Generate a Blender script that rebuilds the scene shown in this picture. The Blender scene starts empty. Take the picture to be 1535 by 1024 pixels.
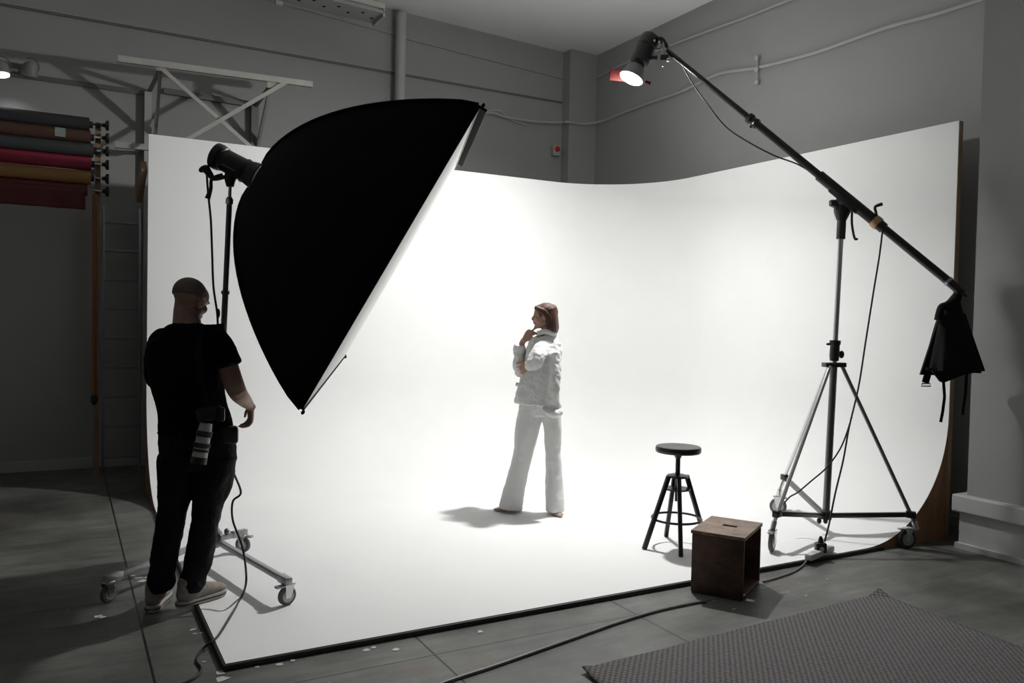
import bpy, bmesh, math, random
from mathutils import Vector as V, Matrix, noise
random.seed(7)
PI = math.pi
S = bpy.context.scene

# ---------------------------------------------------------------- camera
FPX, YAW, PIT, ROL, HC = 1211.7, .5062, -.02747, .02054, 1.65
CF = V((math.sin(YAW)*math.cos(PIT), math.cos(YAW)*math.cos(PIT), math.sin(PIT)))
_r = CF.cross(V((0, 0, 1))).normalized(); _u = _r.cross(CF)
CR = math.cos(ROL)*_r + math.sin(ROL)*_u
CU = -math.sin(ROL)*_r + math.cos(ROL)*_u
CP = V((0, 0, HC))
cam = bpy.data.objects.new('camera', bpy.data.cameras.new('camera'))
S.collection.objects.link(cam)
cam.matrix_world = Matrix(((CR.x, CU.x, -CF.x, CP.x), (CR.y, CU.y, -CF.y, CP.y), (CR.z, CU.z, -CF.z, CP.z), (0, 0, 0, 1)))
cam.data.sensor_width = 36; cam.data.lens = FPX/1535*36
cam.data.clip_start = .05
S.camera = cam

def ray(x, y): return CR*((x-767.5)/FPX) + CU*(-(y-512)/FPX) + CF
def P(x, y, d): return CP + ray(x, y)*d                      # point seen at x, y at depth d
def G(x, y, z=0.): r = ray(x, y); return CP + r*((z-HC)/r.z)  # point of a height z
def onx(x, y, X): r = ray(x, y); return CP + r*(X/r.x)
def ony(x, y, Y): r = ray(x, y); return CP + r*(Y/r.y)

# ---------------------------------------------------------------- world, lights, exposure
w = bpy.data.worlds.new('world'); S.world = w; w.use_nodes = True
w.node_tree.nodes['Background'].inputs[0].default_value = (.9, .95, 1, 1)
w.node_tree.nodes['Background'].inputs[1].default_value = .012
S.view_settings.view_transform = 'Standard'; S.view_settings.look = 'None'
S.view_settings.gamma = 1; S.view_settings.exposure = -.25
S.view_settings.use_curve_mapping = False
LAMP = P(946, 117, 7.0)                                      # the strobe on the boom
LAMP_AXIS = V((-.44, .10, -.89)).normalized()
LAMP_POWER, SPILL_POWER, BARE_POWER = 315, 34, 92

def light(name, kind, loc, direction, energy, color=(1, 1, 1), **k):
    l = bpy.data.lights.new(name, kind); l.energy = energy; l.color = color
    for a, b in k.items(): setattr(l, a, b)
    o = bpy.data.objects.new(name, l); S.collection.objects.link(o)
    o.location = loc; o.rotation_euler = V(direction).to_track_quat('-Z', 'Y').to_euler()
    return o
light('strobe_light', 'AREA', LAMP + LAMP_AXIS*.03, LAMP_AXIS, LAMP_POWER, (1, .995, .985), shape='DISK', size=.17)
light('strobe_spill', 'SPOT', LAMP + LAMP_AXIS*.02, (.02, .14, -.99), SPILL_POWER, (1, .998, .99), spot_size=math.radians(170), spot_blend=.12, shadow_soft_size=.06)
light('strobe_bare_tube', 'POINT', LAMP + LAMP_AXIS*.09, LAMP_AXIS, BARE_POWER, (.99, 1, .965), shadow_soft_size=.09)
# weak fill light added behind the camera, with no window there
light('added_fill', 'AREA', (3.4, -1.6, 3.9), (.25, 1, -.45), 9, (.93, .97, 1), shape='RECTANGLE', size=3.0, size_y=1.6)

# ---------------------------------------------------------------- materials
def mat(name, col, rough=.6, metal=0, noise_amt=0, nscale=6, bump=0, bscale=60, col2=None, emit=0, spec=.5, sheen=0, stretch=None, trans=0):
    m = bpy.data.materials.new(name); m.use_nodes = True
    nt = m.node_tree; b = nt.nodes['Principled BSDF']
    b.inputs['Base Color'].default_value = (*col, 1); b.inputs['Roughness'].default_value = rough
    b.inputs['Metallic'].default_value = metal; b.inputs['Specular IOR Level'].default_value = spec
    b.inputs['Sheen Weight'].default_value = sheen
    tc = nt.nodes.new('ShaderNodeTexCoord'); mp = nt.nodes.new('ShaderNodeMapping')
    nt.links.new(tc.outputs['Object'], mp.inputs[0])
    if stretch: mp.inputs['Scale'].default_value = stretch
    if noise_amt or col2:
        n = nt.nodes.new('ShaderNodeTexNoise'); n.inputs['Scale'].default_value = nscale; n.inputs['Detail'].default_value = 8
        n.inputs['Roughness'].default_value = .62
        nt.links.new(mp.outputs[0], n.inputs[0])
        r = nt.nodes.new('ShaderNodeValToRGB'); nt.links.new(n.outputs[0], r.inputs[0])
        c2 = col2 if col2 else tuple(c*(1-noise_amt) for c in col)
        r.color_ramp.elements[0].color = (*c2, 1); r.color_ramp.elements[1].color = (*col, 1)
        r.color_ramp.elements[0].position = .3; r.color_ramp.elements[1].position = .68
        nt.links.new(r.outputs[0], b.inputs['Base Color'])
    if bump:
        n2 = nt.nodes.new('ShaderNodeTexNoise'); n2.inputs['Scale'].default_value = bscale; n2.inputs['Detail'].default_value = 4
        nt.links.new(mp.outputs[0], n2.inputs[0])
        bp = nt.nodes.new('ShaderNodeBump'); bp.inputs['Strength'].default_value = bump; bp.inputs['Distance'].default_value = .01
        nt.links.new(n2.outputs[0], bp.inputs['Height']); nt.links.new(bp.outputs[0], b.inputs['Normal'])
    if emit:
        b.inputs['Emission Color'].default_value = (*col, 1); b.inputs['Emission Strength'].default_value = emit
    if trans: b.inputs['Transmission Weight'].default_value = trans
    return m

M = dict(
 wall=mat('wall_paint', (.345, .345, .34), .75, noise_amt=.06, nscale=1.5, bump=.08, bscale=40),
 column=mat('column_paint', (.27, .27, .27), .7, noise_amt=.05, nscale=1.5, bump=.06, bscale=40),
 ceiling=mat('ceiling_paint', (.93, .93, .92), .85, noise_amt=.05, nscale=1),
 skirting=mat('skirting_paint', (.42, .42, .42), .5, noise_amt=.1, nscale=5),
 cyc=mat('infinity_wall_paint', (.86, .86, .855), .7, noise_amt=.04, nscale=1.3, bump=.03, bscale=25, spec=.22),
 cycedge=mat('dark_edge', (.04, .04, .037), .6, noise_amt=.5, nscale=14),
 ply=mat('plywood', (.30, .155, .075), .55, noise_amt=.45, nscale=3, bump=.1, stretch=(6, 6, 1)),
 postwood=mat('timber', (.33, .23, .14), .6, noise_amt=.4, nscale=4, stretch=(8, 8, 1)),
 pipe=mat('painted_pipe', (.46, .46, .455), .5, noise_amt=.05),
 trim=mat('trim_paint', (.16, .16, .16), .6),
 white_metal=mat('white_metal', (.48, .47, .44), .45, noise_amt=.15, nscale=10),
 grey_metal=mat('grey_metal', (.16, .16, .16), .45, metal=.4),
 alu=mat('aluminium', (.42, .43, .44), .38, metal=.8, noise_amt=.2, nscale=12),
 ladder=mat('ladder_aluminium', (.30, .32, .36), .45, metal=.55, noise_amt=.2, nscale=12),
 steel=mat('chrome_steel', (.62, .62, .62), .22, metal=1),
 darksteel=mat('satin_dark_steel', (.18, .18, .18), .3, metal=.9),
 black=mat('black_plastic', (.012, .012, .012), .4),
 blackmetal=mat('black_metal', (.014, .014, .014), .32, metal=.2),
 rubber=mat('rubber', (.03, .03, .032), .75),
 greyrubber=mat('grey_rubber', (.10, .10, .105), .6),
 softcloth=mat('softbox_cloth', (.004, .004, .005), .75, spec=.15, bump=.15, bscale=6),
 softlip=mat('softbox_lip_cloth', (.008, .008, .008), .8, spec=.1),
 diffuser=mat('diffuser_cloth', (.72, .72, .70), .85, noise_amt=.05, nscale=3),
 cloth_black=mat('black_cotton', (.0045, .0045, .005), .9, spec=.12, bump=.35, bscale=22),
 jeans=mat('black_denim', (.007, .0072, .009), .85, spec=.2, bump=.5, bscale=28),
 skin_m=mat('skin_man', (.40, .245, .18), .5, noise_amt=.15, nscale=20, bump=.06),
 scalp=mat('shaved_scalp', (.15, .11, .085), .6, noise_amt=.25, nscale=60),
 skin_w=mat('skin_woman', (.47, .27, .20), .45, noise_amt=.06, nscale=20),
 lip=mat('lip_skin', (.32, .10, .08), .4),
 brow=mat('dark_hair', (.05, .025, .017), .6),
 eyewhite=mat('eye', (.06, .045, .04), .2),
 hair_w=mat('auburn_hair', (.115, .045, .027), .38, noise_amt=.65, nscale=9, stretch=(14, 14, 1.2), bump=.8, bscale=10),
 suit=mat('white_suit_cloth', (.76, .76, .75), .7, noise_amt=.04, nscale=8, bump=.25, bscale=16, sheen=.2),
 shoe_w=mat('beige_shoe', (.40, .31, .24), .4),
 sneaker=mat('grey_sneaker_fabric', (.34, .30, .26), .8, noise_amt=.5, nscale=16, bump=.3, bscale=60),
 sole=mat('sneaker_sole', (.42, .40, .37), .6, noise_amt=.3, nscale=22),
 lens_white=mat('lens_barrel_white', (.52, .51, .48), .4, noise_amt=.2, nscale=25),
 crate=mat('stained_crate_wood', (.115, .058, .034), .5, col2=(.022, .013, .009), nscale=7, bump=.3, bscale=24, stretch=(1, 1, 1.6)),
 cratetop=mat('worn_crate_top', (.30, .19, .13), .5, col2=(.07, .042, .03), nscale=9, bump=.2, bscale=30),
 dark=mat('dark_hole', (.004, .004, .004), .9),
 cable=mat('black_cable', (.012, .012, .013), .5),
 greycable=mat('grey_cable', (.20, .20, .195), .5, noise_amt=.3, nscale=10),
 strip=mat('power_strip_plastic', (.55, .55, .53), .5),
 red=mat('red_plastic', (.45, .03, .02), .4),
 gel=mat('red_gel', (.018, .002, .0018), .6, spec=.1),
 lamp=mat('strobe_bulb', (1, .99, .97), .4, emit=40),
 lampside=mat('spot_bulb', (1, .98, .95), .4, emit=6),
 housing=mat('lamp_housing', (.19, .19, .19), .5),
 bag=mat('bag_fabric', (.006, .006, .006), .85, spec=.2, bump=.4, bscale=30),
 wood_chain=mat('orange_chain', (.25, .095, .03), .5, noise_amt=.3, nscale=20),
 gold=mat('brass_collar', (.45, .27, .14), .4, metal=.4),
 paperlabel=mat('paper_label', (.30, .36, .33), .7, noise_amt=.4, nscale=60),
)
def rollmat(n, c): return mat(n, c, .55, noise_amt=.12, nscale=3, stretch=(.4, 3, 3))

def floor_material():
    m = bpy.data.materials.new('concrete_floor'); m.use_nodes = True
    nt = m.node_tree; N = nt.nodes; L = nt.links; b = N['Principled BSDF']
    g = N.new('ShaderNodeNewGeometry')
    def noi(scale, det=8, rough=.6, vec=None):
        n = N.new('ShaderNodeTexNoise'); n.inputs['Scale'].default_value = scale; n.inputs['Detail'].default_value = det
        n.inputs['Roughness'].default_value = rough; L.new(vec or g.outputs['Position'], n.inputs[0]); return n.outputs[0]
    def ramp(src, stops):
        r = N.new('ShaderNodeValToRGB'); L.new(src, r.inputs[0])
        while len(r.color_ramp.elements) < len(stops): r.color_ramp.elements.new(.5)
        for e, (p, c) in zip(r.color_ramp.elements, stops): e.position = p; e.color = (*c, 1)
        return r.outputs[0]
    def mix(f, a, c, kind='MIX'):
        x = N.new('ShaderNodeMix'); x.data_type = 'RGBA'; x.blend_type = kind
        if isinstance(f, float): x.inputs[0].default_value = f
        else: L.new(f, x.inputs[0])
        L.new(a, x.inputs[6])
        if isinstance(c, tuple): x.inputs[7].default_value = (*c, 1)
        else: L.new(c, x.inputs[7])
        return x.outputs[2]
    base = ramp(noi(1.1), [(.32, (.062, .061, .055)), (.5, (.112, .112, .102)), (.68, (.18, .182, .168))])
    mp = N.new('ShaderNodeMapping'); mp.inputs['Scale'].default_value = (.7, 4, 1); L.new(g.outputs['Position'], mp.inputs[0])
    streak = ramp(noi(3, 10, .7, mp.outputs[0]), [(.32, (.62, .62, .62)), (.62, (1.2, 1.2, 1.2))])
    c = mix(.8, base, streak, 'MULTIPLY')
    rust = ramp(noi(.9, 5, .55), [(.63, (0, 0, 0)), (.74, (1, 1, 1))])
    c = mix(rust, c, (.15, .115, .085))
    speck = ramp(noi(26, 3, .5), [(.74, (0, 0, 0)), (.78, (1, 1, 1))])
    c = mix(speck, c, (.45, .45, .43))
    # joints between the slabs
    sep = N.new('ShaderNodeSeparateXYZ'); L.new(g.outputs['Position'], sep.inputs[0])
    def mth(op, a, bb=None):
        x = N.new('ShaderNodeMath'); x.operation = op
        for i, q in enumerate((a, bb)):
            if q is None: continue
            if isinstance(q, (int, float)): x.inputs[i].default_value = q
            else: L.new(q, x.inputs[i])
        return x.outputs[0]
    def joint(s, off, per, half):
        a = mth('ADD', s, per*20 - off + per/2); a = mth('MODULO', a, per); a = mth('SUBTRACT', a, per/2); a = mth('ABSOLUTE', a)
        return mth('LESS_THAN', a, half)
    j = mth('MAXIMUM', joint(sep.outputs[0], .36, 1.235, .006), joint(sep.outputs[1], 5.06, 1.47, .004))
    j = mth('MULTIPLY', j, mth('LESS_THAN', sep.outputs[0], 4.0))
    c = mix(j, c, (.012, .012, .012))
    L.new(c, b.inputs['Base Color'])
    rr = N.new('ShaderNodeMapRange'); L.new(noi(5, 6), rr.inputs[0]); rr.inputs[3].default_value = .34; rr.inputs[4].default_value = .6
    L.new(rr.outputs[0], b.inputs['Roughness']); b.inputs['Specular IOR Level'].default_value = .35
    bp = N.new('ShaderNodeBump'); bp.inputs['Strength'].default_value = .15; bp.inputs['Distance'].default_value = .01
    L.new(noi(30), bp.inputs['Height']); L.new(bp.outputs[0], b.inputs['Normal'])
    return m
M['floor'] = floor_material()

def rug_material():
    m = bpy.data.materials.new('woven_rug'); m.use_nodes = True
    nt = m.node_tree; N = nt.nodes; L = nt.links; b = N['Principled BSDF']
    tc = N.new('ShaderNodeTexCoord'); 
    ck = N.new('ShaderNodeTexVoronoi'); ck.feature = 'F1'; ck.inputs['Scale'].default_value = 36; ck.inputs['Randomness'].default_value = .12
    mp = N.new('ShaderNodeMapping'); mp.inputs['Rotation'].default_value = (0, 0, math.radians(46)); mp.inputs['Scale'].default_value = (1.2, 1.05, 0)
    L.new(tc.outputs['Object'], mp.inputs[0]); L.new(mp.outputs[0], ck.inputs[0])
    r = N.new('ShaderNodeValToRGB'); L.new(ck.outputs[0], r.inputs[0])
    r.color_ramp.elements[0].color = (.18, .165, .17, 1); r.color_ramp.elements[1].color = (.05, .046, .047, 1)
    r.color_ramp.elements[0].position = .2; r.color_ramp.elements[1].position = .62
    L.new(r.outputs[0], b.inputs['Base Color']); b.inputs['Roughness'].default_value = .9
    bp = N.new('ShaderNodeBump'); bp.inputs['Strength'].default_value = .6; bp.inputs['Distance'].default_value = .006; bp.invert = True
    L.new(ck.outputs[0], bp.inputs['Height']); L.new(bp.outputs[0], b.inputs['Normal'])
    return m
M['rug'] = rug_material()

# ---------------------------------------------------------------- mesh helpers
def frame(t, side=None):
    t = V(t).normalized()
    s = V(side) if side is not None else (V((0, 0, 1)) if abs(t.z) < .9 else V((1, 0, 0)))
    u = s - t*s.dot(t)
    if u.length < 1e-5: u = V((1, 0, 0)) - t*t.x
    u.normalize(); return u, t.cross(u)
def catmull(vals, n):
    out = []; m = len(vals)
    for i in range(m-1):
        p0, p1, p2, p3 = vals[max(i-1, 0)], vals[i], vals[i+1], vals[min(i+2, m-1)]
        for k in range(n):
            t = k/n
            out.append(tuple(.5*((2*b) + (c-a)*t + (2*a-5*b+4*c-d)*t*t + (3*b-a-3*c+d)*t**3) for a, b, c, d in zip(p0, p1, p2, p3)))
    out.append(tuple(vals[-1])); return out

class MB:
    def __init__(s): s.v = []; s.f = []
    def add(s, vs, fs):
        o = len(s.v); s.v += [V(q) for q in vs]; s.f += [tuple(i+o for i in f) for f in fs]; return s
    def box(s, c, size, X=(1, 0, 0), Z=(0, 0, 1), bev=0):
        X = V(X).normalized(); Z = V(Z); Z = (Z - X*Z.dot(X)).normalized(); Y = Z.cross(X); c = V(c)
        hx, hy, hz = size[0]/2, size[1]/2, size[2]/2
        if bev <= 0:
            vs = [c+X*a*hx+Y*b*hy+Z*d*hz for d in (-1, 1) for a, b in ((-1, -1), (1, -1), (1, 1), (-1, 1))]
            return s.add(vs, [(3, 2, 1, 0), (4, 5, 6, 7), (0, 1, 5, 4), (1, 2, 6, 5), (2, 3, 7, 6), (3, 0, 4, 7)])
        bm = bmesh.new(); bmesh.ops.create_cube(bm, size=1)
        for q in bm.verts: q.co = V((q.co.x*size[0], q.co.y*size[1], q.co.z*size[2]))
        bmesh.ops.bevel(bm, geom=list(bm.edges), offset=bev, segments=2, affect='EDGES', profile=.5)
        vs = [c+X*q.co.x+Y*q.co.y+Z*q.co.z for q in bm.verts]; bm.verts.index_update()
        fs = [tuple(q.index for q in f.verts) for f in bm.faces]; bm.free()
        return s.add(vs, fs)
    def tube(s, pts, r, n=12, smooth_n=0, caps=True, side=None):
        pts = [V(p) for p in pts]
        if not isinstance(r, (list, tuple)): r = [r]*len(pts)
        if smooth_n:
            q = catmull([(p.x, p.y, p.z, rr) for p, rr in zip(pts, r)], smooth_n)
            pts = [V(a[:3]) for a in q]; r = [a[3] for a in q]
        vs = []; fs = []; u = None
        for i, p in enumerate(pts):
            t = (pts[min(i+1, len(pts)-1)] - pts[max(i-1, 0)]).normalized()
            u, w_ = frame(t, u if u is not None else side)
            for k in range(n):
                a = 2*PI*k/n; vs.append(p + (u*math.cos(a)+w_*math.sin(a))*r[i])
        for i in range(len(pts)-1):
            for k in range(n): fs.append((i*n+k, i*n+(k+1) % n, (i+1)*n+(k+1) % n, (i+1)*n+k))
        if caps: fs.append(tuple(range(n-1, -1, -1))); fs.append(tuple((len(pts)-1)*n+k for k in range(n)))
        return s.add(vs, fs)
    def bar(s, a, b, wdt, hgt, up=(0, 0, 1), bev=0):
        a, b = V(a), V(b); return s.box((a+b)/2, ((b-a).length, wdt, hgt), X=b-a, Z=up, bev=bev)
    def lathe(s, base, axis, prof, n=28, cap=True):             # prof = [(height, radius)]
        u, w_ = frame(axis); axis = V(axis).normalized(); base = V(base)
        vs = [base+axis*h+(u*math.cos(2*PI*k/n)+w_*math.sin(2*PI*k/n))*r for h, r in prof for k in range(n)]
        fs = [(i*n+k, i*n+(k+1) % n, (i+1)*n+(k+1) % n, (i+1)*n+k) for i in range(len(prof)-1) for k in range(n)]
        if cap: fs.append(tuple(range(n-1, -1, -1))); fs.append(tuple((len(prof)-1)*n+k for k in range(n)))
        return s.add(vs, fs)
    def torus(s, c, axis, R, r, n=48, m=8, a0=0, a1=2*PI):
        u, w_ = frame(axis); full = abs(a1-a0-2*PI) < 1e-4; ax = V(axis).normalized(); c = V(c)
        cnt = n if full else n+1; vs = []; fs = []
        for i in range(cnt):
            a = a0+(a1-a0)*i/n; d = u*math.cos(a)+w_*math.sin(a)
            for k in range(m):
                b = 2*PI*k/m; vs.append(c+d*(R+r*math.cos(b))+ax*r*math.sin(b))
        for i in range(n):
            for k in range(m): fs.append((i*m+k, i*m+(k+1) % m, ((i+1) % cnt)*m+(k+1) % m, ((i+1) % cnt)*m+k))
        if not full: fs.append(tuple(range(m))); fs.append(tuple(n*m+k for k in range(m-1, -1, -1)))
        return s.add(vs, fs)
    def prism(s, poly, d):                                       # planar outline pushed along d
        d = V(d); n = len(poly); poly = [V(p) for p in poly]
        return s.add(poly+[p+d for p in poly], [tuple(range(n-1, -1, -1)), tuple(range(n, 2*n))]+[(i, (i+1) % n, (i+1) % n+n, i+n) for i in range(n)])
    def ell(s, c, rad, X=(1, 0, 0), Y=(0, 1, 0), n=20, m=14):
        X = V(X).normalized(); Y = V(Y); Y = (Y-X*Y.dot(X)).normalized(); Z = X.cross(Y); c = V(c)
        vs = [c+Z*rad[2]]; fs = []
        for i in range(1, m):
            th = PI*i/m
            for k in range(n):
                ph = 2*PI*k/n; vs.append(c+X*rad[0]*math.sin(th)*math.cos(ph)+Y*rad[1]*math.sin(th)*math.sin(ph)+Z*rad[2]*math.cos(th))
        vs.append(c-Z*rad[2])
        for k in range(n): fs.append((0, 1+k, 1+(k+1) % n))
        for i in range(m-2):
            for k in range(n): a = 1+i*n; fs.append((a+k, a+n+k, a+n+(k+1) % n, a+(k+1) % n))
        a = 1+(m-2)*n; e = len(vs)-1
        for k in range(n): fs.append((a+k, e, a+(k+1) % n))
        return s.add(vs, fs)
    def loft(s, secs, side, n=28, sub=5, fold=None, cap=True, dome_h=.7):
        """secs: (point, half width along side, half depth); a tapered limb or garment with rounded ends"""
        q = catmull([(p.x, p.y, p.z, a, b) for p, a, b in secs], sub)
        pts = [V(a[:3]) for a in q]; side = V(side)
        rings = []
        for i, p in enumerate(pts):
            t = (pts[min(i+1, len(pts)-1)]-pts[max(i-1, 0)]).normalized()
            rings.append((p, t, q[i][3], q[i][4]))
        if cap:
            def dome(R, sg):
                p, t, a, b = R; h = min(a, b)*dome_h
                return [(p+t*sg*h*math.sin(x), t, a*math.cos(x), b*math.cos(x)) for x in (.5, .95, 1.3, 1.5)]
            rings = dome(rings[0], -1)[::-1]+rings+dome(rings[-1], 1)
        vs = []; L = len(rings)
        for i, (p, t, a, b) in enumerate(rings):
            u, w_ = frame(t, side)
            for k in range(n):
                th = 2*PI*k/n; f = 1
                if fold: f = 1+fold(i/(L-1), th)
                vs.append(p+u*a*f*math.cos(th)+w_*b*f*math.sin(th))
        fs = [(i*n+k, i*n+(k+1) % n, (i+1)*n+(k+1) % n, (i+1)*n+k) for i in range(L-1) for k in range(n)]
        fs += [tuple(range(n-1, -1, -1)), tuple((L-1)*n+k for k in range(n))]
        return s.add(vs, fs)

ORG = {}
def obj(name, mb, m, parent=None, smooth=True, label=None):
    me = bpy.data.meshes.new(name)
    o = bpy.data.objects.new(name, me); S.collection.objects.link(o)
    org = ORG[parent.name] if parent is not None else V((0, 0, 0))
    me.from_pydata([v-org for v in mb.v], [], mb.f); me.validate()
    bm = bmesh.new(); bm.from_mesh(me); bmesh.ops.recalc_face_normals(bm, faces=bm.faces); bm.to_mesh(me); bm.free()
    me.materials.append(m)
    if smooth:
        me.polygons.foreach_set('use_smooth', [True]*len(me.polygons))
        try: me.set_sharp_from_angle(angle=math.radians(38))
        except Exception: pass
    if parent is not None: o.parent = parent; ORG[o.name] = org
    else: ORG[o.name] = V((0, 0, 0))
    if label: o['label'] = label
    return o
def recenter(o, c):
    """give a one-mesh thing its origin at c"""
    c = V(c); o.data.transform(Matrix.Translation(-c)); o.location = c; ORG[o.name] = c; return o
def tag(o, label, cat, group=None):
    o['label'] = label; o['category'] = cat
    if group: o['group'] = group
    return o
def thing(name, label, cat, loc, group=None):
    o = bpy.data.objects.new(name, None); S.collection.objects.link(o); o.location = loc; o.empty_display_size = .1
    ORG[o.name] = V(loc); return tag(o, label, cat, group)
def struct(name, mb, m, parent=None, smooth=False):
    o = obj(name, mb, m, parent, smooth)
    if parent is None: o['kind'] = 'structure'
    return o
def wrinkle(o, size, strength, seed=0):
    t = bpy.data.textures.new(o.name+'_wrinkle', 'CLOUDS'); t.noise_scale = size; t.noise_depth = 3
    e = bpy.data.objects.new(o.name+'_space', None)
    d = o.modifiers.new('wrinkle', 'DISPLACE'); d.texture = t; d.texture_coords = 'LOCAL'; d.strength = strength; d.mid_level = .5
    bpy.data.objects.remove(e)
def organic(o, voxel, it=6, fac=.5):
    r = o.modifiers.new('merge', 'REMESH'); r.mode = 'VOXEL'; r.voxel_size = voxel; r.use_smooth_shade = True
    s_ = o.modifiers.new('soften', 'SMOOTH'); s_.factor = fac; s_.iterations = it
    return o

# ================================================================ THE SETTING
YB, XR, XF, YF = 9.53, 6.44, .661, 3.86
XL0, Y0, = -3.6, -3.2
def ceil_z(x): return 5.32 + (XR-x)*.035
m_ = MB(); m_.box(((XL0+XR)/2+.2, (Y0+YB)/2, -.1), (XR-XL0+.8, YB-Y0+.4, .2)); struct('floor', m_, M['floor'])
m_ = MB(); m_.prism([(XL0-.2, YB, -.1), (XR+.2, YB, -.1), (XR+.2, YB, ceil_z(XR)), (XL0-.2, YB, ceil_z(XL0))], (0, .2, 0)); struct('wall_back', m_, M['wall'])
m_ = MB(); m_.box((XR+.1, (Y0+YB)/2, 2.7), (.2, YB-Y0, 5.6)); struct('wall_right', m_, M['wall'])
m_ = MB(); m_.box((XL0-.1, (Y0+YB)/2, 2.8), (.2, YB-Y0, 5.8)); struct('wall_left', m_, M['wall'])
m_ = MB(); m_.box(((XL0+XR)/2, Y0-.1, 2.8), (XR-XL0+.4, .2, 5.8)); struct('wall_front', m_, M['wall'])
m_ = MB(); m_.prism([(XL0-.2, Y0-.2, ceil_z(XL0)), (XR+.2, Y0-.2, ceil_z(XR)), (XR+.2, Y0-.2, ceil_z(XR)+.2), (XL0-.2, Y0-.2, ceil_z(XL0)+.2)], (0, YB-Y0+.4, 0)); struct('ceiling', m_, M['ceiling'])
m_ = MB(); m_.box(((XL0+XR)/2, YB-.012, .055), (XR-XL0, .024, .11), bev=.004); struct('baseboard_back', m_, M['skirting'])
m_ = MB(); m_.box((XR-.012, 6.5, .055), (.024, 6.0, .11), bev=.004); struct('baseboard_right', m_, M['skirting'])
# corner pilaster
m_ = MB(); m_.box((6.22, YB-.09, 2.66), (.44, .18, 5.33)); struct('trim_1', m_, M['wall'])
# projecting column on the right with stepped plinth
CY = 3.618
m_ = MB(); m_.box((5.945+.25, (CY-1.4)/1, 2.66), (.5, 2.8, 5.34)); struct('wall_column', m_, M['column'])
m_ = MB(); m_.box((6.16, CY-1.35, .335), (.56, 2.86, .13), bev=.012); struct('trim_2', m_, M['skirting'])
m_ = MB(); m_.box((6.17, CY-1.37, .135), (.50, 2.82, .27), bev=.006); m_.box((6.15, CY-1.37, .02), (.54, 2.83, .04)); struct('trim_3', m_, M['skirting'])
# thin strips on the back wall
def strip_path(pts, hw, off=.012, wall='b'):
    mb = MB()
    for a, b in zip(pts, pts[1:]): mb.bar(a, b, .02, hw)
    return mb
yb = YB-.01
def wb(x, y): return ony(x, y, yb)
struct('trim_4', strip_path([(XL0, yb, 4.675), (5.99, yb, 4.675)], .03), M['wall'])
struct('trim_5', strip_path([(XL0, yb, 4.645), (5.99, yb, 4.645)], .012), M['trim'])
struct('trim_6', strip_path([(-1.5, yb, 5.47), wb(480, 20), wb(589, 50), wb(606, 56), wb(844, 117), (5.99, yb, 4.99)], .035), M['wall'])
struct('trim_7', strip_path([(5.93, yb, 4.66), (5.93, yb, .11)], .03), M['wall'])
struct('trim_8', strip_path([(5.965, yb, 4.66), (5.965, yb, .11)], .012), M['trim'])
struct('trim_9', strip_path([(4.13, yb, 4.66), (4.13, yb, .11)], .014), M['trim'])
struct('trim_10', strip_path([(-3.5, yb, 3.98), wb(222, 140)+V((0, 0, 0))], .05), M['grey_metal'])

# vertical pipe
t = obj('wall_pipe', MB().tube([(3.585, YB-.10, 0), (3.585, YB-.10, 5.36)], .066, 24), M['pipe']); recenter(t, (3.585, YB-.1, 0))
tag(t, 'thick grey painted pipe running up the back wall to the ceiling', 'pipe')

# ================================================================ INFINITY COVE
cove = thing('cyclorama', 'large white curved studio cyclorama with cove floor and plywood ends', 'backdrop', (3.3, 5.9, 0))
XW, YW, HT, ZF, RC, RK = 6.065, 8.06, 3.262, .03, .93, 1.12
path = [((XF, YW), (0, -1))]
for i in range(0, 25): path.append(((XF+(XW-RK-XF)*i/24, YW), (0, -1)))
path = path[1:]
for i in range(1, 25):
    a = PI/2*i/24; path.append(((XW-RK+RK*math.sin(a), YW-RK+RK*math.cos(a)), (-math.sin(a), -math.cos(a))))
for i in range(1, 25): path.append(((XW, YW-RK-(YW-RK-YF)*i/24), (-1, 0)))
prof = [(0, HT), (0, 2.4), (0, 1.6), (0, ZF+RC)]
for i in range(1, 21):
    a = PI/2*i/20; prof.append((RC-RC*math.cos(a), ZF+RC-RC*math.sin(a)))
mb = MB(); vs = []; fs = []; n = len(prof)
for (x, y), (nx, ny) in path:
    for d, z in prof: vs.append((x+nx*d, y+ny*d, z))
for i in range(len(path)-1):
    for k in range(n-1): fs.append((i*n+k, (i+1)*n+k, (i+1)*n+k+1, i*n+k+1))
fl = len(vs); vs += [(XF, YF, ZF)]
fs.append(tuple([i*n+n-1 for i in range(len(path))]+[fl]))
mb.add(vs, fs); o = obj('curved_wall', mb, M['cyc'], cove); 
for p in o.data.polygons: p.use_smooth = True
# outer skin (back of the wall)
mb = MB(); vs = []; fs = []
for (x, y), (nx, ny) in path: vs += [(x-nx*.004, y-ny*.004, 0), (x-nx*.004, y-ny*.004, HT), (x-nx*.045, y-ny*.045, HT), (x-nx*.045, y-ny*.045, 0)]
for i in range(len(path)-1):
    for k in range(4): a = i*4; fs.append((a+k, a+(k+1) % 4, a+4+(k+1) % 4, a+4+k))
e = (len(path)-1)*4
fs += [(3, 2, 1, 0), (e, e+1, e+2, e+3)]
mb.add(vs, fs); obj('timber_shell', mb, M['postwood'], cove, smooth=False)
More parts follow.
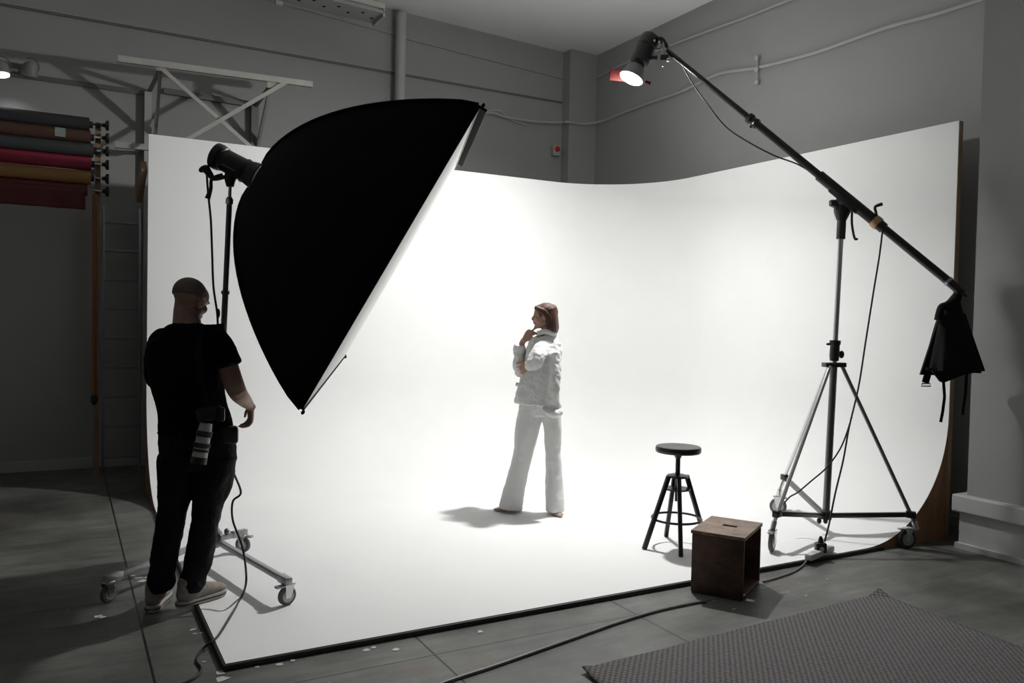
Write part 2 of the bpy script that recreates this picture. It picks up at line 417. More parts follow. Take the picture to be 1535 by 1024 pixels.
# floor deck with its dark front and side edge
obj('deck', MB().prism([(XF+.004, YF+.004, 0), (XW-.9, YF+.004, 0), (XW-.9, YW-1.0, 0), (XF+.004, YW-1.0, 0)], (0, 0, ZF-.003)), M['cycedge'], cove, smooth=False)
em = MB(); em.box(((XF+XW-.75)/2, YF-.004, .0135), (XW-.75-XF+.02, .02, .027), bev=.004); obj('edge_strip', em, M['cycedge'], cove)
em = MB(); em.box((XF-.004, (YF+YW-1)/2, .0135), (.02, YW-1-YF, .027), bev=.004); obj('edge_strip', em, M['cycedge'], cove)
def endpoly(fn):
    pts = [fn(d, z) for d, z in prof if z < HT-.01]
    return [fn(0, .9)]+[p for p in pts[3:]]
def cheek(fn, d):
    pts = [fn(dd, zz-.002) for dd, zz in prof[3:]]+[fn(RC, 0), fn(-.045, 0), fn(-.045, prof[3][1])]
    return MB().prism(pts, d)
obj('plywood_end_panel', cheek(lambda d, z: V((XW-d, YF-.002, z)), (0, .02, 0)), M['ply'], cove, smooth=False)
obj('plywood_end_panel', cheek(lambda d, z: V((XF-.001, YW-d, z)), (.02, 0, 0)), M['ply'], cove, smooth=False)
obj('timber_post', MB().box((XW+.026, YF+.012, HT/2), (.048, .034, HT), bev=.003), M['postwood'], cove)
# timber brace behind the left edge
tb = MB(); a = ony(216, 240, 8.35); b = ony(214, 290, 8.35)
tb.bar((.63, 8.12, 2.98), (.61, 8.42, 2.72), .05, .12); obj('timber_brace', tb, M['postwood'], cove)

# ================================================================ WALL FITTINGS
def cable_thing(name, pts, r, m, label, cat='cable', n=8, sm=6):
    o = obj(name, MB().tube(pts, r, n, sm), m); recenter(o, V(pts[0])); return tag(o, label, cat)
xc = XR-.02
def wr(x, y): return onx(x, y, xc)
pts = [wb(700, 172)+V((0, -.02, 0)), wb(735, 170)+V((0, -.02, 0)), wb(756, 176)+V((0, -.02, 0)), wb(800, 183)+V((0, -.02, 0)), wb(838, 185)+V((0, -.05, 0)), V((6.0, YB-.21, 3.0))]
q = [ony(x, y, YB-.2) for x, y in ((850, 183), (875, 186))]
q2 = [wr(x, y) for x, y in ((905, 181), (950, 163), (985, 150), (1020, 138), (1060, 118), (1085, 109), (1137, 101), (1190, 88), (1235, 75), (1290, 55), (1340, 38), (1400, 22), (1475, -2), (1530, -20))]
cable_thing('wall_conduit', pts[:5]+q+q2, .017, M['pipe'], 'wavy pale conduit running across the corner and up the right wall', 'conduit')
cable_thing('wall_conduit', [wr(x, y) for x, y in ((888, 120), (930, 98), (1000, 70), (1060, 47), (1120, 25), (1190, -3), (1260, -30))], .013, M['pipe'], 'thin straight conduit near the ceiling on the right wall', 'conduit')
cable_thing('wall_cable', [wb(x, y)+V((0, -.015, 0)) for x, y in ((715, 168), (745, 166), (755, 172), (770, 182), (790, 188))], .010, M['pipe'], 'short loose cable beside the large softbox corner on back wall', 'cable')
cl = thing('conduit_clamp', 'small vertical bolt clamp holding the conduit on right wall', 'clamp', wr(1137, 105))
obj('rod', MB().tube([wr(1137, 85)+V((-.02, 0, 0)), wr(1137, 126)+V((-.02, 0, 0))], .008, 8), M['pipe'], cl)
for y in (88, 104, 124): obj('bolt', MB().ell(wr(1137, y)+V((-.03, 0, 0)), (.02, .03, .03)), M['pipe'], cl)
sw = thing('alarm_button', 'small box with a round red button on the back wall', 'switch', wb(831, 227))
c = wb(831, 227)
obj('housing', MB().box(c+V((0, -.035, 0)), (.105, .07, .14), bev=.008), M['white_metal'], sw)
obj('button', MB().lathe(c+V((0, -.07, .02)), (0, -1, 0), [(0, .038), (.02, .038), (.028, .025)]), M['red'], sw)
# perforated tray under the ceiling
tr = thing('ceiling_tray', 'perforated metal tray with pale lip under the ceiling above pipe', 'tray', (2.8, 9.2, 5.4))
ta, tb_ = wb(578, 20), wb(405, -24)
ta = P(576, 18, 8.9); tb_ = ta+V((-1.9, 0, .07))
obj('tray_body', MB().bar(ta+V((0, .18, .0)), tb_+V((0, .18, 0)), .36, .03), M['wall'], tr, smooth=False)
obj('lip', MB().bar(ta+V((0, 0, .06)), tb_+V((0, 0, .06)), .02, .05), M['white_metal'], tr, smooth=False)
obj('end_plate', MB().box(ta+V((0, .18, .02)), (.02, .36, .14)), M['white_metal'], tr, smooth=False)
for k in range(14): obj('hole', MB().ell(tb_.lerp(ta, (k+.5)/14)+V((0, .12+.1*(k % 2), -.016)), (.02, .02, .004)), M['dark'], tr)
hb = ony(418, 4, 9.2)
t = obj('hanging_bracket', MB().box(hb+V((0, 0, .28)), (.08, .05, .62), bev=.005), M['pipe']); recenter(t, hb+V((0, 0, .5))); tag(t, 'short pale bracket hanging from ceiling left of the perforated tray', 'bracket')
hk = G(830, 8, ceil_z(4.4)-.02) if False else P(828, 6, 8.2)
cz = ceil_z(hk.x)
cable_thing('ceiling_hook', [V((hk.x, hk.y, cz)), V((hk.x, hk.y, cz-.06)), V((hk.x-.05, hk.y, cz-.1)), V((hk.x-.07, hk.y, cz-.07))], .008, M['pipe'], 'small metal hook in the pale ceiling near top centre', 'hook')

# truss bracket above the cyclorama's left end
tb = thing('wall_truss', 'white metal wall truss with crossed braces above the white backdrop', 'bracket', (1.3, YB, 4.0))
YT = 8.75
A, B = ony(176, 88, YT), ony(468, 127, YT)
f = lambda x, y, Y: ony(x, y, Y)
obj('front_rail', MB().bar(A, B, .05, .06), M['white_metal'], tb, smooth=False)
obj('cross_brace', MB().bar(f(238, 99, YT), f(378, 222, YT+.02), .012, .04), M['white_metal'], tb, smooth=False)
obj('cross_brace', MB().bar(f(431, 122, YT-.02), f(278, 211, YT-.02), .012, .04), M['white_metal'], tb, smooth=False)
for x0, y0, x1, y1, xw, yw in ((241, 102, 232, 212, 224, 137), (406, 128, 385, 224, 382, 160)):
    top = f(x0, y0, YT+.03); wall_pt = V((top.x+.0, YB-.02, top.z-.02))
    obj('bracket_arm', MB().bar(top, f(xw, yw, YB-.02), .03, .04), M['grey_metal'], tb, smooth=False)
    obj('bracket_strut', MB().bar(top, f(x1, y1, YB-.02) if x0 < 300 else f(x1, y1, YB-.02), .03, .06), M['white_metal'], tb, smooth=False)
    obj('angle_plate', MB().box(top+V((.0, -.02, 0)), (.09, .02, .07)), M['white_metal'], tb, smooth=False)
obj('wall_rail', MB().bar(f(245, 136, YB-.04), f(380, 157, YB-.04), .04, .06), M['grey_metal'], tb, smooth=False)
a = f(222, 138, YB-.06)
obj('upright', MB().bar(V((a.x, YB-.05, a.z)), V((a.x, YB-.05, 0.0)), .07, .07, up=(0, 1, 0)), M['pipe'], tb, smooth=False)
a = f(382, 158, YB-.06)
obj('upright', MB().bar(V((a.x, YB-.05, a.z)), V((a.x, YB-.05, 0.0)), .08, .07, up=(0, 1, 0)), M['grey_metal'], tb, smooth=False)
bk = obj('wall_bracket', MB().bar(f(172, 217, 9.2), f(232, 222, 9.2), .05, .06), M['white_metal'], smooth=False); recenter(bk, f(200, 219, 9.2))
bk2 = obj('arm_mount', MB().bar(f(214, 221, 9.2), f(214, 221, 9.2)+V((0, .3, 0)), .04, .04), M['grey_metal'], bk, smooth=False)
tag(bk, 'short pale metal arm on wall between paper rolls and backdrop', 'bracket')

# spotlights on the left
def spotlight(name, c, d, lit, label):
    r = thing(name, label, 'spotlight', c)
    obj('housing', MB().lathe(c-d*.11, d, [(0, .022), (.012, .045), (.035, .062), (.07, .070), (.115, .072), (.13, .072)], 24), M['housing'], r)
    obj('lens', MB().lathe(c+d*.025, d, [(0, .066), (.01, .064), (.02, .04)], 24), M['lampside'] if lit else M['greyrubber'], r)
    obj('yoke', MB().torus(c-d*.03+V((0, 0, .04)), (0, 1, 0), .078, .006, 20, 6, -PI*.1, PI*1.1), M['grey_metal'], r)
    return r
sc = ony(2, 108, 9.1); s2 = ony(44, 110, 9.2)
spotlight('wall_spotlight', sc, V((.12, -.12, -1)).normalized(), True, 'lit round spotlight at the left edge above the paper rolls')
spotlight('wall_spotlight', s2, V((-.1, .4, -1)).normalized(), False, 'unlit round spotlight to the right of the lit one')
light('wall_spotlight_glow', 'SPOT', sc+V((.02, .0, -.06)), (.1, .75, -.8), 7, (.95, .97, 1), spot_size=math.radians(80), spot_blend=.9, shadow_soft_size=.05)
t = obj('spotlight_bar', MB().bar(ony(-20, 90, 9.25), ony(48, 104, 9.25), .04, .05), M['trim'], smooth=False); recenter(t, ony(20, 97, 9.25))
obj('wall_bracket', MB().bar(ony(30, 99, 9.25), ony(30, 99, 9.25)+V((0, .27, 0)), .04, .04), M['trim'], t, smooth=False)
tag(t, 'dark metal bar carrying the two spotlights on back wall', 'bar')

# paper rolls
YP = 9.0
rk = thing('roll_rack', 'dark upright rack with six threaded pegs and clamp knobs holding rolls', 'rack', (.0, YP, 0))
px_ = ony(147, 230, YP).x
ptop, pbot = ony(147, 183, YP), ony(149, 300, YP)
obj('upright', MB().bar(V((px_, YP+.05, ptop.z)), V((px_, YP+.05, 0)), .05, .05, up=(0, 1, 0)), M['postwood'], rk, smooth=False)
obj('wall_mount', MB().bar((px_, YP+.05, 3.1), (px_, YB, 3.1), .05, .05), M['blackmetal'], rk, smooth=False)
obj('wall_mount', MB().bar((px_, YP+.05, 1.2), (px_, YB, 1.2), .05, .05), M['blackmetal'], rk, smooth=False)
rolls = [  # y centre at the right end, right end x, radius, colour name, colour, label
 (187, 134, .067, 'charcoal_paper', (.026, .027, .029), 'charcoal paper roll, topmost on the rack'),
 (206, 136, .066, 'brown_paper', (.075, .032, .021), 'brown paper roll with small label under the charcoal roll'),
 (226, 140, .067, 'slate_paper', (.038, .043, .046), 'slate grey paper roll between the brown and crimson rolls'),
 (246, 137, .066, 'crimson_paper', (.26, .014, .040), 'crimson paper roll above the mustard yellow roll'),
 (267, 136, .066, 'mustard_paper', (.30, .155, .045), 'mustard yellow paper roll on the rack'),
]
for i, (yy, xx, rad, mn, col, lab) in enumerate(rolls):
    c = ony(xx, yy, YP-.02); r = thing('paper_roll', lab, 'paper roll', c, None)
    mt = rollmat(mn, col); e = V((c.x-1.45, c.y, c.z))
    obj('paper', MB().lathe(c, (-1, 0, 0), [(0, rad*.72), (0, rad), (.06, rad*1.0), (1.45, rad)], 32), mt, r)
    obj('core', MB().tube([c+V((.03, 0, 0)), c+V((-.05, 0, 0))], rad*.5, 18), M['black'], r)
    if i == 1: obj('paper_label', MB().box(c+V((-.26, -rad*.96, .005)), (.09, .006, .085), Z=(0, .1, 1)), M['paperlabel'], r, label='small pale printed label')
    if i == 3: obj('loose_edge', MB().lathe(c+V((-.04, 0, 0)), (-1, 0, 0), [(0, rad*1.03), (.02, rad*1.03)], 32), mt, r)
c = ony(131, 285, YP-.02)
r = thing('paper_roll', 'dark red roll with loose fabric hanging below the mustard roll', 'paper roll', c)
mt = rollmat('dark_red_fabric', (.085, .004, .006))
obj('fabric', MB().lathe(c, (-1, 0, 0), [(0, .05), (0, .058), (1.45, .058)], 28), mt, r)
d = MB(); vs = []; fs = []
for i in range(31):
    for k in range(7):
        vs.append((c.x-.02-1.4*i/30, c.y-.056+.012*math.sin(i*1.1+k*.4)*(k/6), c.z-.20*k/6)); 
for i in range(30):
    for k in range(6): fs.append((i*7+k, i*7+k+1, (i+1)*7+k+1, (i+1)*7+k))
d.add(vs, fs); o = obj('hanging_drape', d, mt, r); so = o.modifiers.new('thick', 'SOLIDIFY'); so.thickness = .006
for yy in (187, 206, 226, 246, 267, 286):
    a = ony(136, yy-1, YP-.02); b = ony(158, yy+1, YP-.02)
    pg = obj('peg', MB().tube([a+V((0, 0, 0)), b], .010, 10), M['white_metal'] if yy > 190 else M['black'], rk)
    obj('clamp_knob', MB().lathe(b-V((.03, 0, 0)), (1, 0, 0), [(0, .018), (.025, .02), (.035, .048), (.06, .05)], 16), M['black'], pg)
    obj('peg_arm', MB().bar(V((px_, YP-.02, a.z)), V((px_, YP+.05, a.z)), .03, .03), M['blackmetal'], pg, smooth=False)
ch = obj('pull_chain', MB().tube([ony(142, 292, 8.93), ony(142, 420, 8.93), ony(141, 520, 8.93), ony(141, 598, 8.93)], .022, 8), M['wood_chain']); recenter(ch, ony(142, 292, 8.93))
obj('weight', MB().lathe(ony(141, 592, 8.93), (0, 0, -1), [(0, .025), (.02, .034), (.07, .034), (.1, .012)], 14), M['black'], ch)
tag(ch, 'long orange pull cord with dark weight hanging beside the rolls', 'cord')

# ladder against the back wall
ld = thing('ladder', 'narrow grey aluminium ladder standing against the back wall', 'ladder', (.5, 9.3, 0))
YL0, YL1 = 9.18, 9.42
la, lb = ony(155, 690, 9.2), ony(209, 690, 9.2)
xa, xb = ony(154, 690, YL0).x, ony(209, 690, YL0).x
zt = ony(156, 310, YL1).z
for x in (xa, xb): obj('rail', MB().bar((x, YL0, 0), (x, YL1, zt), .028, .06, up=(0, 1, 0), bev=.004), M['ladder'], ld)
for yy in (333, 376, 420, 463, 507, 550, 594, 637, 682):
    z = ony(180, yy, 9.3).z; fy = YL0+(YL1-YL0)*z/zt
    obj('rung', MB().box(((xa+xb)/2, fy, z), (xb-xa, .035, .028), bev=.006), M['ladder'], ld)

# ================================================================ CASTER WHEELS
def caster(parent, g, top, yaw, r=.045, tyre='greyrubber', name='caster'):
    """swivel wheel standing on g; a child of the leg that ends at top"""
    g = V(g); d = V((math.cos(yaw), math.sin(yaw), 0)); ax = V((-d.y, d.x, 0)); c = g+V((0, 0, r))
    w_ = MB(); w_.lathe(c-ax*.014, ax, [(0, r*.62), (0, r*.86), (.006, r), (.022, r), (.028, r*.86), (.028, r*.62)], 28)
    o = obj(name, w_, M[tyre], parent)
    hub = MB().lathe(c-ax*.017, ax, [(0, r*.2), (0, r*.66), (.034, r*.66), (.034, r*.2)], 20); obj('wheel_hub', hub, M['alu'], parent)
    fk = MB()
    for s_ in (-1, 1): fk.prism([c+ax*s_*.019+d*-.02+V((0, 0, -.008)), c+ax*s_*.019+d*.012+V((0, 0, -.012)), c+ax*s_*.019+d*.035+V((0, 0, r+.006)), c+ax*s_*.019-d*.02+V((0, 0, r+.012))], ax*s_*.004)
    fk.box(c+V((0, 0, r+.012))+d*.008, (.065, .05, .012), X=d, bev=.003)
    fk.tube([c+V((0, 0, r+.012)), top], .012, 10)
    obj('fork', fk, M['steel'], parent)
    bk = MB().box(c+V((0, 0, r+.006))-d*.045, (.05, .036, .012), X=d, Z=(0, 0, 1), bev=.003); obj('brake', bk, M['alu'], parent)

# ================================================================ SOFTBOX AND ITS STAND
def camv(x, y, z): return CR*x+CU*y+CF*z
st = thing('light_stand', 'chrome rolling light stand behind the photographer holding softbox flash', 'light stand', G(321, 840, .03))
base = G(321, 838, .03); base.z = 0
hub_z = .16
hub = V((base.x, base.y, hub_z)); head = P(345, 280, 4.87)
dirp = (head-hub).normalized()
def on_pole(zz): return hub+(head-hub)*((zz-hub.z)/(head.z-hub.z))
obj('hub', MB().lathe(hub-V((0, 0, .05)), (0, 0, 1), [(0, .035), (.02, .05), (.09, .05), (.12, .03)], 20), M['darksteel'], st)
obj('lower_tube', MB().tube([hub, on_pole(1.42)], .023, 18), M['darksteel'], st)
obj('clamp_collar', MB().lathe(on_pole(1.38), dirp, [(0, .03), (.0, .034), (.07, .034), (.09, .026)], 18), M['black'], st)
obj('lock_knob', MB().ell(on_pole(1.42)+CR*.045, (.02, .02, .018)), M['black'], st)
obj('middle_tube', MB().tube([on_pole(1.4), on_pole(1.78)], .0185, 18), M['darksteel'], st)
obj('collar', MB().lathe(on_pole(1.77), dirp, [(0, .02), (0, .025), (.02, .025), (.02, .018)], 18), M['darksteel'], st)
obj('upper_tube', MB().tube([on_pole(1.77), on_pole(head.z-.06)], .0165, 18), M['darksteel'], st)
obj('collar', MB().lathe(on_pole(head.z-.10), dirp, [(0, .018), (0, .023), (.03, .023), (.03, .012)], 18), M['steel'], st)
obj('spigot', MB().tube([on_pole(head.z-.08), head], .010, 14), M['steel'], st)
for (gx, gy, gz, yw) in ((163, 903, 0, 2.6), (430, 907, .03, -.9), (364, 828, .03, 1.2)):
    g = G(gx, gy, gz); kn = V((g.x, g.y, gz+.135))
    away = (kn-hub); away.z = 0; away.normalize()
    lg = obj('leg', MB().bar(hub+away*.03, kn-away*.0+V((0, 0, .0)), .034, .034, bev=.004), M['alu'], st)
    cb = MB().box(kn-away*.03, (.11, .042, .045), X=away, bev=.005); obj('leg_end', cb, M['alu'], lg)
    caster(lg, g, kn, yw+1.2, .053)
    bs = hub+away*.02+V((0, 0, -.03))
    obj('hinge_knob', MB().ell(hub+away*.09+V((0, 0, .035)), (.018, .018, .022)), M['darksteel'], lg)

# strobe head on the stand
fl_ = thing('studio_flash', 'black studio flash head with cooling body mounted behind the softbox', 'flash', head)
cB, cA = P(391, 268, 4.84), P(325, 234, 4.86)
ax = (cB-cA).normalized(); Lh = (cB-cA).length
obj('body', MB().lathe(cA, ax, [(0, .035), (.0, .06), (.02, .072), (.05, .074), (.055, .068), (Lh*.62, .068), (Lh*.64, .075), (Lh*.72, .07)], 28), M['black'], fl_)
obj('rear_ring', MB().lathe(cA-ax*.012, ax, [(0, .05), (0, .078), (.03, .08), (.045, .078)], 28), M['blackmetal'], fl_)
obj('speed_ring', MB().lathe(cB-ax*.075, ax, [(0, .066), (.0, .075), (.05, .085), (.06, .095), (.085, .095)], 28), M['black'], fl_)
obj('ring_highlight', MB().torus(cB+ax*.002, ax, .093, .006, 40, 8), M['steel'], fl_, label='bright metal edge of the speed ring')
obj('bracket', MB().tube([head, head+V((0, 0, .05)), head+V((0, 0, .10))+ax*.02, cA.lerp(cB, .42)], [.022, .035, .045, .05], 14, 3), M['black'], fl_)
hd = MB().tube([head+CR*-.03+V((0, 0, .06)), P(322, 268, 4.84), P(315, 262, 4.84), P(308, 252, 4.84)], [.012, .014, .02, .026], 10, 4); obj('grip_handle', hd, M['black'], fl_)
obj('tilt_lever', MB().tube([P(334, 262, 4.85), P(318, 268, 4.83), P(316, 283, 4.83), P(311, 298, 4.83)], [.011, .010, .011, .017], 10, 5), M['black'], fl_)
obj('rear_knob', MB().ell(P(306, 253, 4.85), (.035, .022, .02), X=camv(1, .5, 0)), M['black'], fl_)
obj('trim_stripe', MB().bar(P(333, 246, 4.79), P(352, 256, 4.785), .006, .006), M['darksteel'], fl_)

sb = thing('softbox', 'very large black softbox with white front tilted down on stand', 'softbox', cB)
k_ = 4.84/4.48
nC = camv(.846, -.514, .146).normalized()
def fit(x, y, d): return P(x, y, d)
Ac, Bc, Cc, Dc = P(718, 157, 3.62*k_), P(693, 247, 5.50*k_), P(507, 528, 5.50*k_), P(450, 613, 3.63*k_)
# exact plane through A, D and the far midpoint
farm = (Bc+Cc)/2; nn = (Dc-Ac).cross(farm-Ac).normalized()
if nn.dot(nC) < 0: nn = -nn
Bc = Bc-nn*((Bc-Ac).dot(nn)); Cc = Cc-nn*((Cc-Ac).dot(nn))
corners = [Ac, Bc, Cc, Dc]; apex = cB+ax*.0
ctr = (Ac+Bc+Cc+Dc)/4
# curved shell: each rib bows outwards between the speed ring and the rim
def ribf(s_): return .190*math.sin(PI*min(1, s_**.85))**.75 if 0 < s_ < 1 else 0.
def rib_point(rim, s_, extra=0):
    ring = apex+(rim-ctr)*.05
    ch = (rim-ring); bk_ = -nn; out_ = (rim-ctr); out_ = (out_-nn*out_.dot(nn)).normalized()
    nrm = (bk_*.62+out_*.78); nrm = (nrm-ch*(nrm.dot(ch)/ch.length_squared)).normalized()
    return ring+ch*s_+nrm*(ribf(s_)+extra)
NS, NA = 26, 16; vs = []; fs = []
for j in range(NS+1):
    s_ = (j/NS)**1.5
    for e in range(4):
        for k in range(NA): vs.append(rib_point(corners[e].lerp(corners[(e+1) % 4], k/NA), s_))
m = 4*NA
for j in range(NS):
    for k in range(m): fs.append((j*m+k, j*m+(k+1) % m, (j+1)*m+(k+1) % m, (j+1)*m+k))
fs.append(tuple(range(m-1, -1, -1)))
o = obj('outer_shell', MB().add(vs, fs), M['softcloth'], sb)
so = o.modifiers.new('thick', 'SOLIDIFY'); so.thickness = .006; so.offset = -1
for e, LIP in enumerate((.048, .010, .02, .008)):
    a, b = corners[e], corners[(e+1) % 4]; inn = nn*LIP
    obj('rim_band', MB().prism([a-nn*.01, b-nn*.01, b+inn, a+inn], (ctr-(a+b)/2).normalized()*.012), M['softlip'], sb, smooth=False)
df = MB(); vs = []; NN = 12
q4 = [c_.lerp(ctr, .01) for c_ in corners]
for i in range(NN+1):
    for j in range(NN+1):
        u, v = i/NN, j/NN
        p = q4[0].lerp(q4[1], u).lerp(q4[3].lerp(q4[2], u), v)
        vs.append(p+nn*(.012+.03*math.sin(PI*u)*math.sin(PI*v)*0))
df.add(vs, [(i*(NN+1)+j, (i+1)*(NN+1)+j, (i+1)*(NN+1)+j+1, i*(NN+1)+j+1) for i in range(NN) for j in range(NN)])
obj('diffuser', df, M['diffuser'], sb)
for c_, sg in ((Ac, 1), (Bc, 1), (Cc, 1), (Dc, 1)):
    obj('corner_tip', MB().ell(c_+(c_-ctr).normalized()*.01+nn*.02, (.014, .009, .009), X=(c_-ctr)), M['softlip'], sb)
for c_ in corners:
    rp = []
    for j in range(0, 21): rp.append(rib_point(c_, .03+.97*j/20, .002))
    obj('rib_sleeve', MB().tube(rp, .009, 8), M['softcloth'], sb)

# cable from the flash
cable_thing('flash_cable', [P(310, 262, 4.84), P(312, 290, 4.84), P(316, 330, 4.85), P(318, 380, 4.86), P(320, 430, 4.87), P(326, 475, 4.88), P(326, 520, 4.88), P(330, 600, 4.85), P(340, 670, 4.8), P(349, 705, 4.75), P(361, 738, 4.72), P(349, 752, 4.70), P(349, 780, 4.66), P(361, 812, 4.62), P(367, 840, 4.58), P(369, 872, 4.50),
    G(362, 895, .036), G(345, 925, .036), G(328, 952, .036), G(317, 962, .036), G(303, 974, .006), G(295, 990, .006), G(302, 1003, .006), G(292, 1016, .006), G(262, 1030, .006), G(220, 1050, .006)], .0065, M['cable'], 'thin black cable hanging from softbox flash to the floor', 'cable', sm=8)
pc = obj('inline_plug', MB().ell(P(327, 470, 4.88), (.012, .012, .03)), M['black'], bpy.data.objects['flash_cable'])
pc.data.transform(Matrix.Translation(V((0, 0, 0))))

# ================================================================ BOOM STAND
bs = thing('boom_stand', 'tall chrome rolling stand on three braced legs carrying the boom', 'light stand', (5.17, 4.28, 0))
bx_, by_ = 5.17, 4.28
PIV = P(1263, 306, 6.25)
low = G(1238, 765, .0); low = P(1238, 772, 6.28); 
piv0 = PIV
def bp(zz): return low+(PIV-low)*((zz-low.z)/(PIV.z-low.z))
up_ = (PIV-low).normalized()
zk = P(1252, 545, 6.27).z
obj('centre_tube', MB().tube([low, bp(zk-.02)], .027, 20), M['darksteel'], bs)
obj('upper_tube', MB().tube([bp(zk), bp(PIV.z-.12)], .021, 20), M['steel'], bs)
obj('leg_collar', MB().box(bp(zk-.01), (.16, .10, .035), X=CR, Z=up_, bev=.006), M['black'], bs)
obj('clamp_sleeve', MB().lathe(bp(zk+.02), up_, [(0, .033), (.04, .038), (.12, .036), (.13, .042), (.16, .042), (.16, .03)], 18), M['black'], bs)
obj('clamp_knob', MB().ell(bp(zk+.07)+CR*.055, (.02, .02, .03)), M['black'], bs)
obj('clamp_knob', MB().ell(bp(zk+.15)-CR*.05, (.025, .012, .010)), M['black'], bs)
obj('top_sleeve', MB().lathe(bp(PIV.z-.27), up_, [(0, .03), (0, .034), (.13, .034), (.16, .028)], 18), M['black'], bs)
obj('spider_hub', MB().lathe(low-up_*.03, up_, [(0, .03), (.0, .045), (.06, .045), (.07, .03)], 18), M['blackmetal'], bs)
for kx in (-.05, .0): obj('spider_knob', MB().ell(low+CR*kx-up_*.045, (.018, .018, .025)), M['blackmetal'], bs)
legs = [((1157, 827), .03, (1176, 768), (1244, 548)), ((1359, 822), 0, (1366, 770), (1262, 548)), ((1166, 771), .03, (1172, 728), (1246, 548))]
for i, ((gx, gy), gz, (kx, ky), (tx, ty)) in enumerate(legs):
    g = G(gx, gy, gz)
    top = bp(zk-.02)+((g-V((low.x, low.y, g.z))).normalized()*.06)
    foot = V((g.x, g.y, gz+.18))
    if i == 1: foot = P(1374, 790, (g-CP).dot(CF))
    out = (foot-low); out.z = 0; out.normalize(); foot = foot-out*.0
    lg = obj('leg', MB().tube([top, foot], .0145, 14), M['steel'] if i != 1 else M['darksteel'], bs)
    kn = top.lerp(foot, (.925, .925, .865)[i])
    obj('brace', MB().bar(low+out*.03, kn, .032, .036, bev=.004), M['blackmetal'] if i != 2 else M['darksteel'], lg)
    obj('knuckle', MB().box(kn, (.07, .045, .05), X=out, bev=.006), M['blackmetal'], lg)
    obj('socket', MB().tube([foot+(top-foot)*.03, foot-V((0, 0, .02))], .02, 12), M['steel'], lg)
    caster(lg, g, foot-V((0, 0, .02)), (.5, -.3, 2.2)[i], .070, 'greyrubber' if i != 1 else 'rubber')
    if i == 2: obj('lever', MB().tube([kn, kn+V((-.05, 0, -.08)), kn+V((-.06, .0, -.16))], .008, 8, 3), M['steel'], lg)

# boom arm through the pivot head
bm_ = thing('lighting_boom', 'long black telescopic boom arm slanting down to the right', 'boom', P(1270, 300, 6.2))
def bd(x): return 1/(.1439+(x-1000)*6.49e-5)
def bl(x):  # straight line in space seen from (1000,75) to (1440,436)
    a, b = P(1000, 76, bd(1000)), P(1440, 437, bd(1440))
    # parameter whose projection has this x
    lo, hi = 0., 1.
    for _ in range(40):
        mid = (lo+hi)/2; q = a.lerp(b, mid)-CP; xx = 767.5+FPX*q.dot(CR)/q.dot(CF)
        if xx < x: lo = mid
        else: hi = mid
    return a.lerp(b, lo)
bdir = (bl(1440)-bl(1000)).normalized()
obj('thin_section', MB().tube([bl(998), bl(1130)], [.022, .024], 18), M['blackmetal'], bm_)
obj('middle_section', MB().tube([bl(1125), bl(1245)], .030, 20), M['blackmetal'], bm_)
obj('thick_section', MB().tube([bl(1228), bl(1325)], .041, 22), M['blackmetal'], bm_)
obj('tail_section', MB().tube([bl(1315), bl(1438)], .031, 20), M['blackmetal'], bm_)
obj('clamp_collar', MB().lathe(bl(1122), bdir, [(0, .03), (0, .042), (.03, .044), (.04, .035), (.07, .035), (.08, .042), (.10, .04)], 20), M['black'], bm_)
obj('collar_knob', MB().ell(bl(1126)-CU*.05, (.016, .016, .02)), M['black'], bm_)
obj('brass_collar', MB().lathe(bl(1310), bdir, [(0, .043), (0, .048), (.035, .050), (.05, .046)], 22), M['gold'], bm_)
obj('crank_handle', MB().tube([bl(1318), bl(1318)+CU*.07+CR*-.02, P(1313, 318, 6.05), P(1312, 310, 6.05), P(1322, 306, 6.05)], [.012, .010, .010, .011, .014], 10, 4), M['black'], bm_)
obj('silver_band', MB().lathe(bl(1420), bdir, [(0, .032), (0, .036), (.02, .036), (.02, .032)], 20), M['alu'], bm_)
obj('end_clamp', MB().box(bl(1440), (.06, .05, .05), X=bdir, bev=.008), M['black'], bm_)
obj('wing_knob', MB().ell(bl(1441)+CR*.02-CU*.02, (.03, .014, .014), X=bdir), M['black'], bm_)
pv = thing('pivot_head', 'black pivot head with side knob joining boom arm to stand', 'clamp', PIV)
obj('body', MB().tube([bp(PIV.z-.13), bp(PIV.z-.06), PIV+CR*.01, bl(1264)-CU*.02], [.034, .062, .066, .05], 20, 4), M['black'], pv)
obj('side_knob', MB().tube([PIV-CR*.05, PIV-CR*.085+CU*.01, PIV-CR*.095+CU*.03], [.035, .030, .01], 14), M['black'], pv)
obj('cradle', MB().bar(bl(1246)-CU*.02, bl(1288)-CU*.02, .08, .07, up=CU, bev=.012), M['black'], pv)
obj('lock_lever', MB().tube([PIV+CR*.075+CU*-.04, P(1277, 335, 6.2), P(1281, 357, 6.2), P(1285, 358, 6.2)], [.008, .009, .009, .011], 8, 3), M['black'], pv)

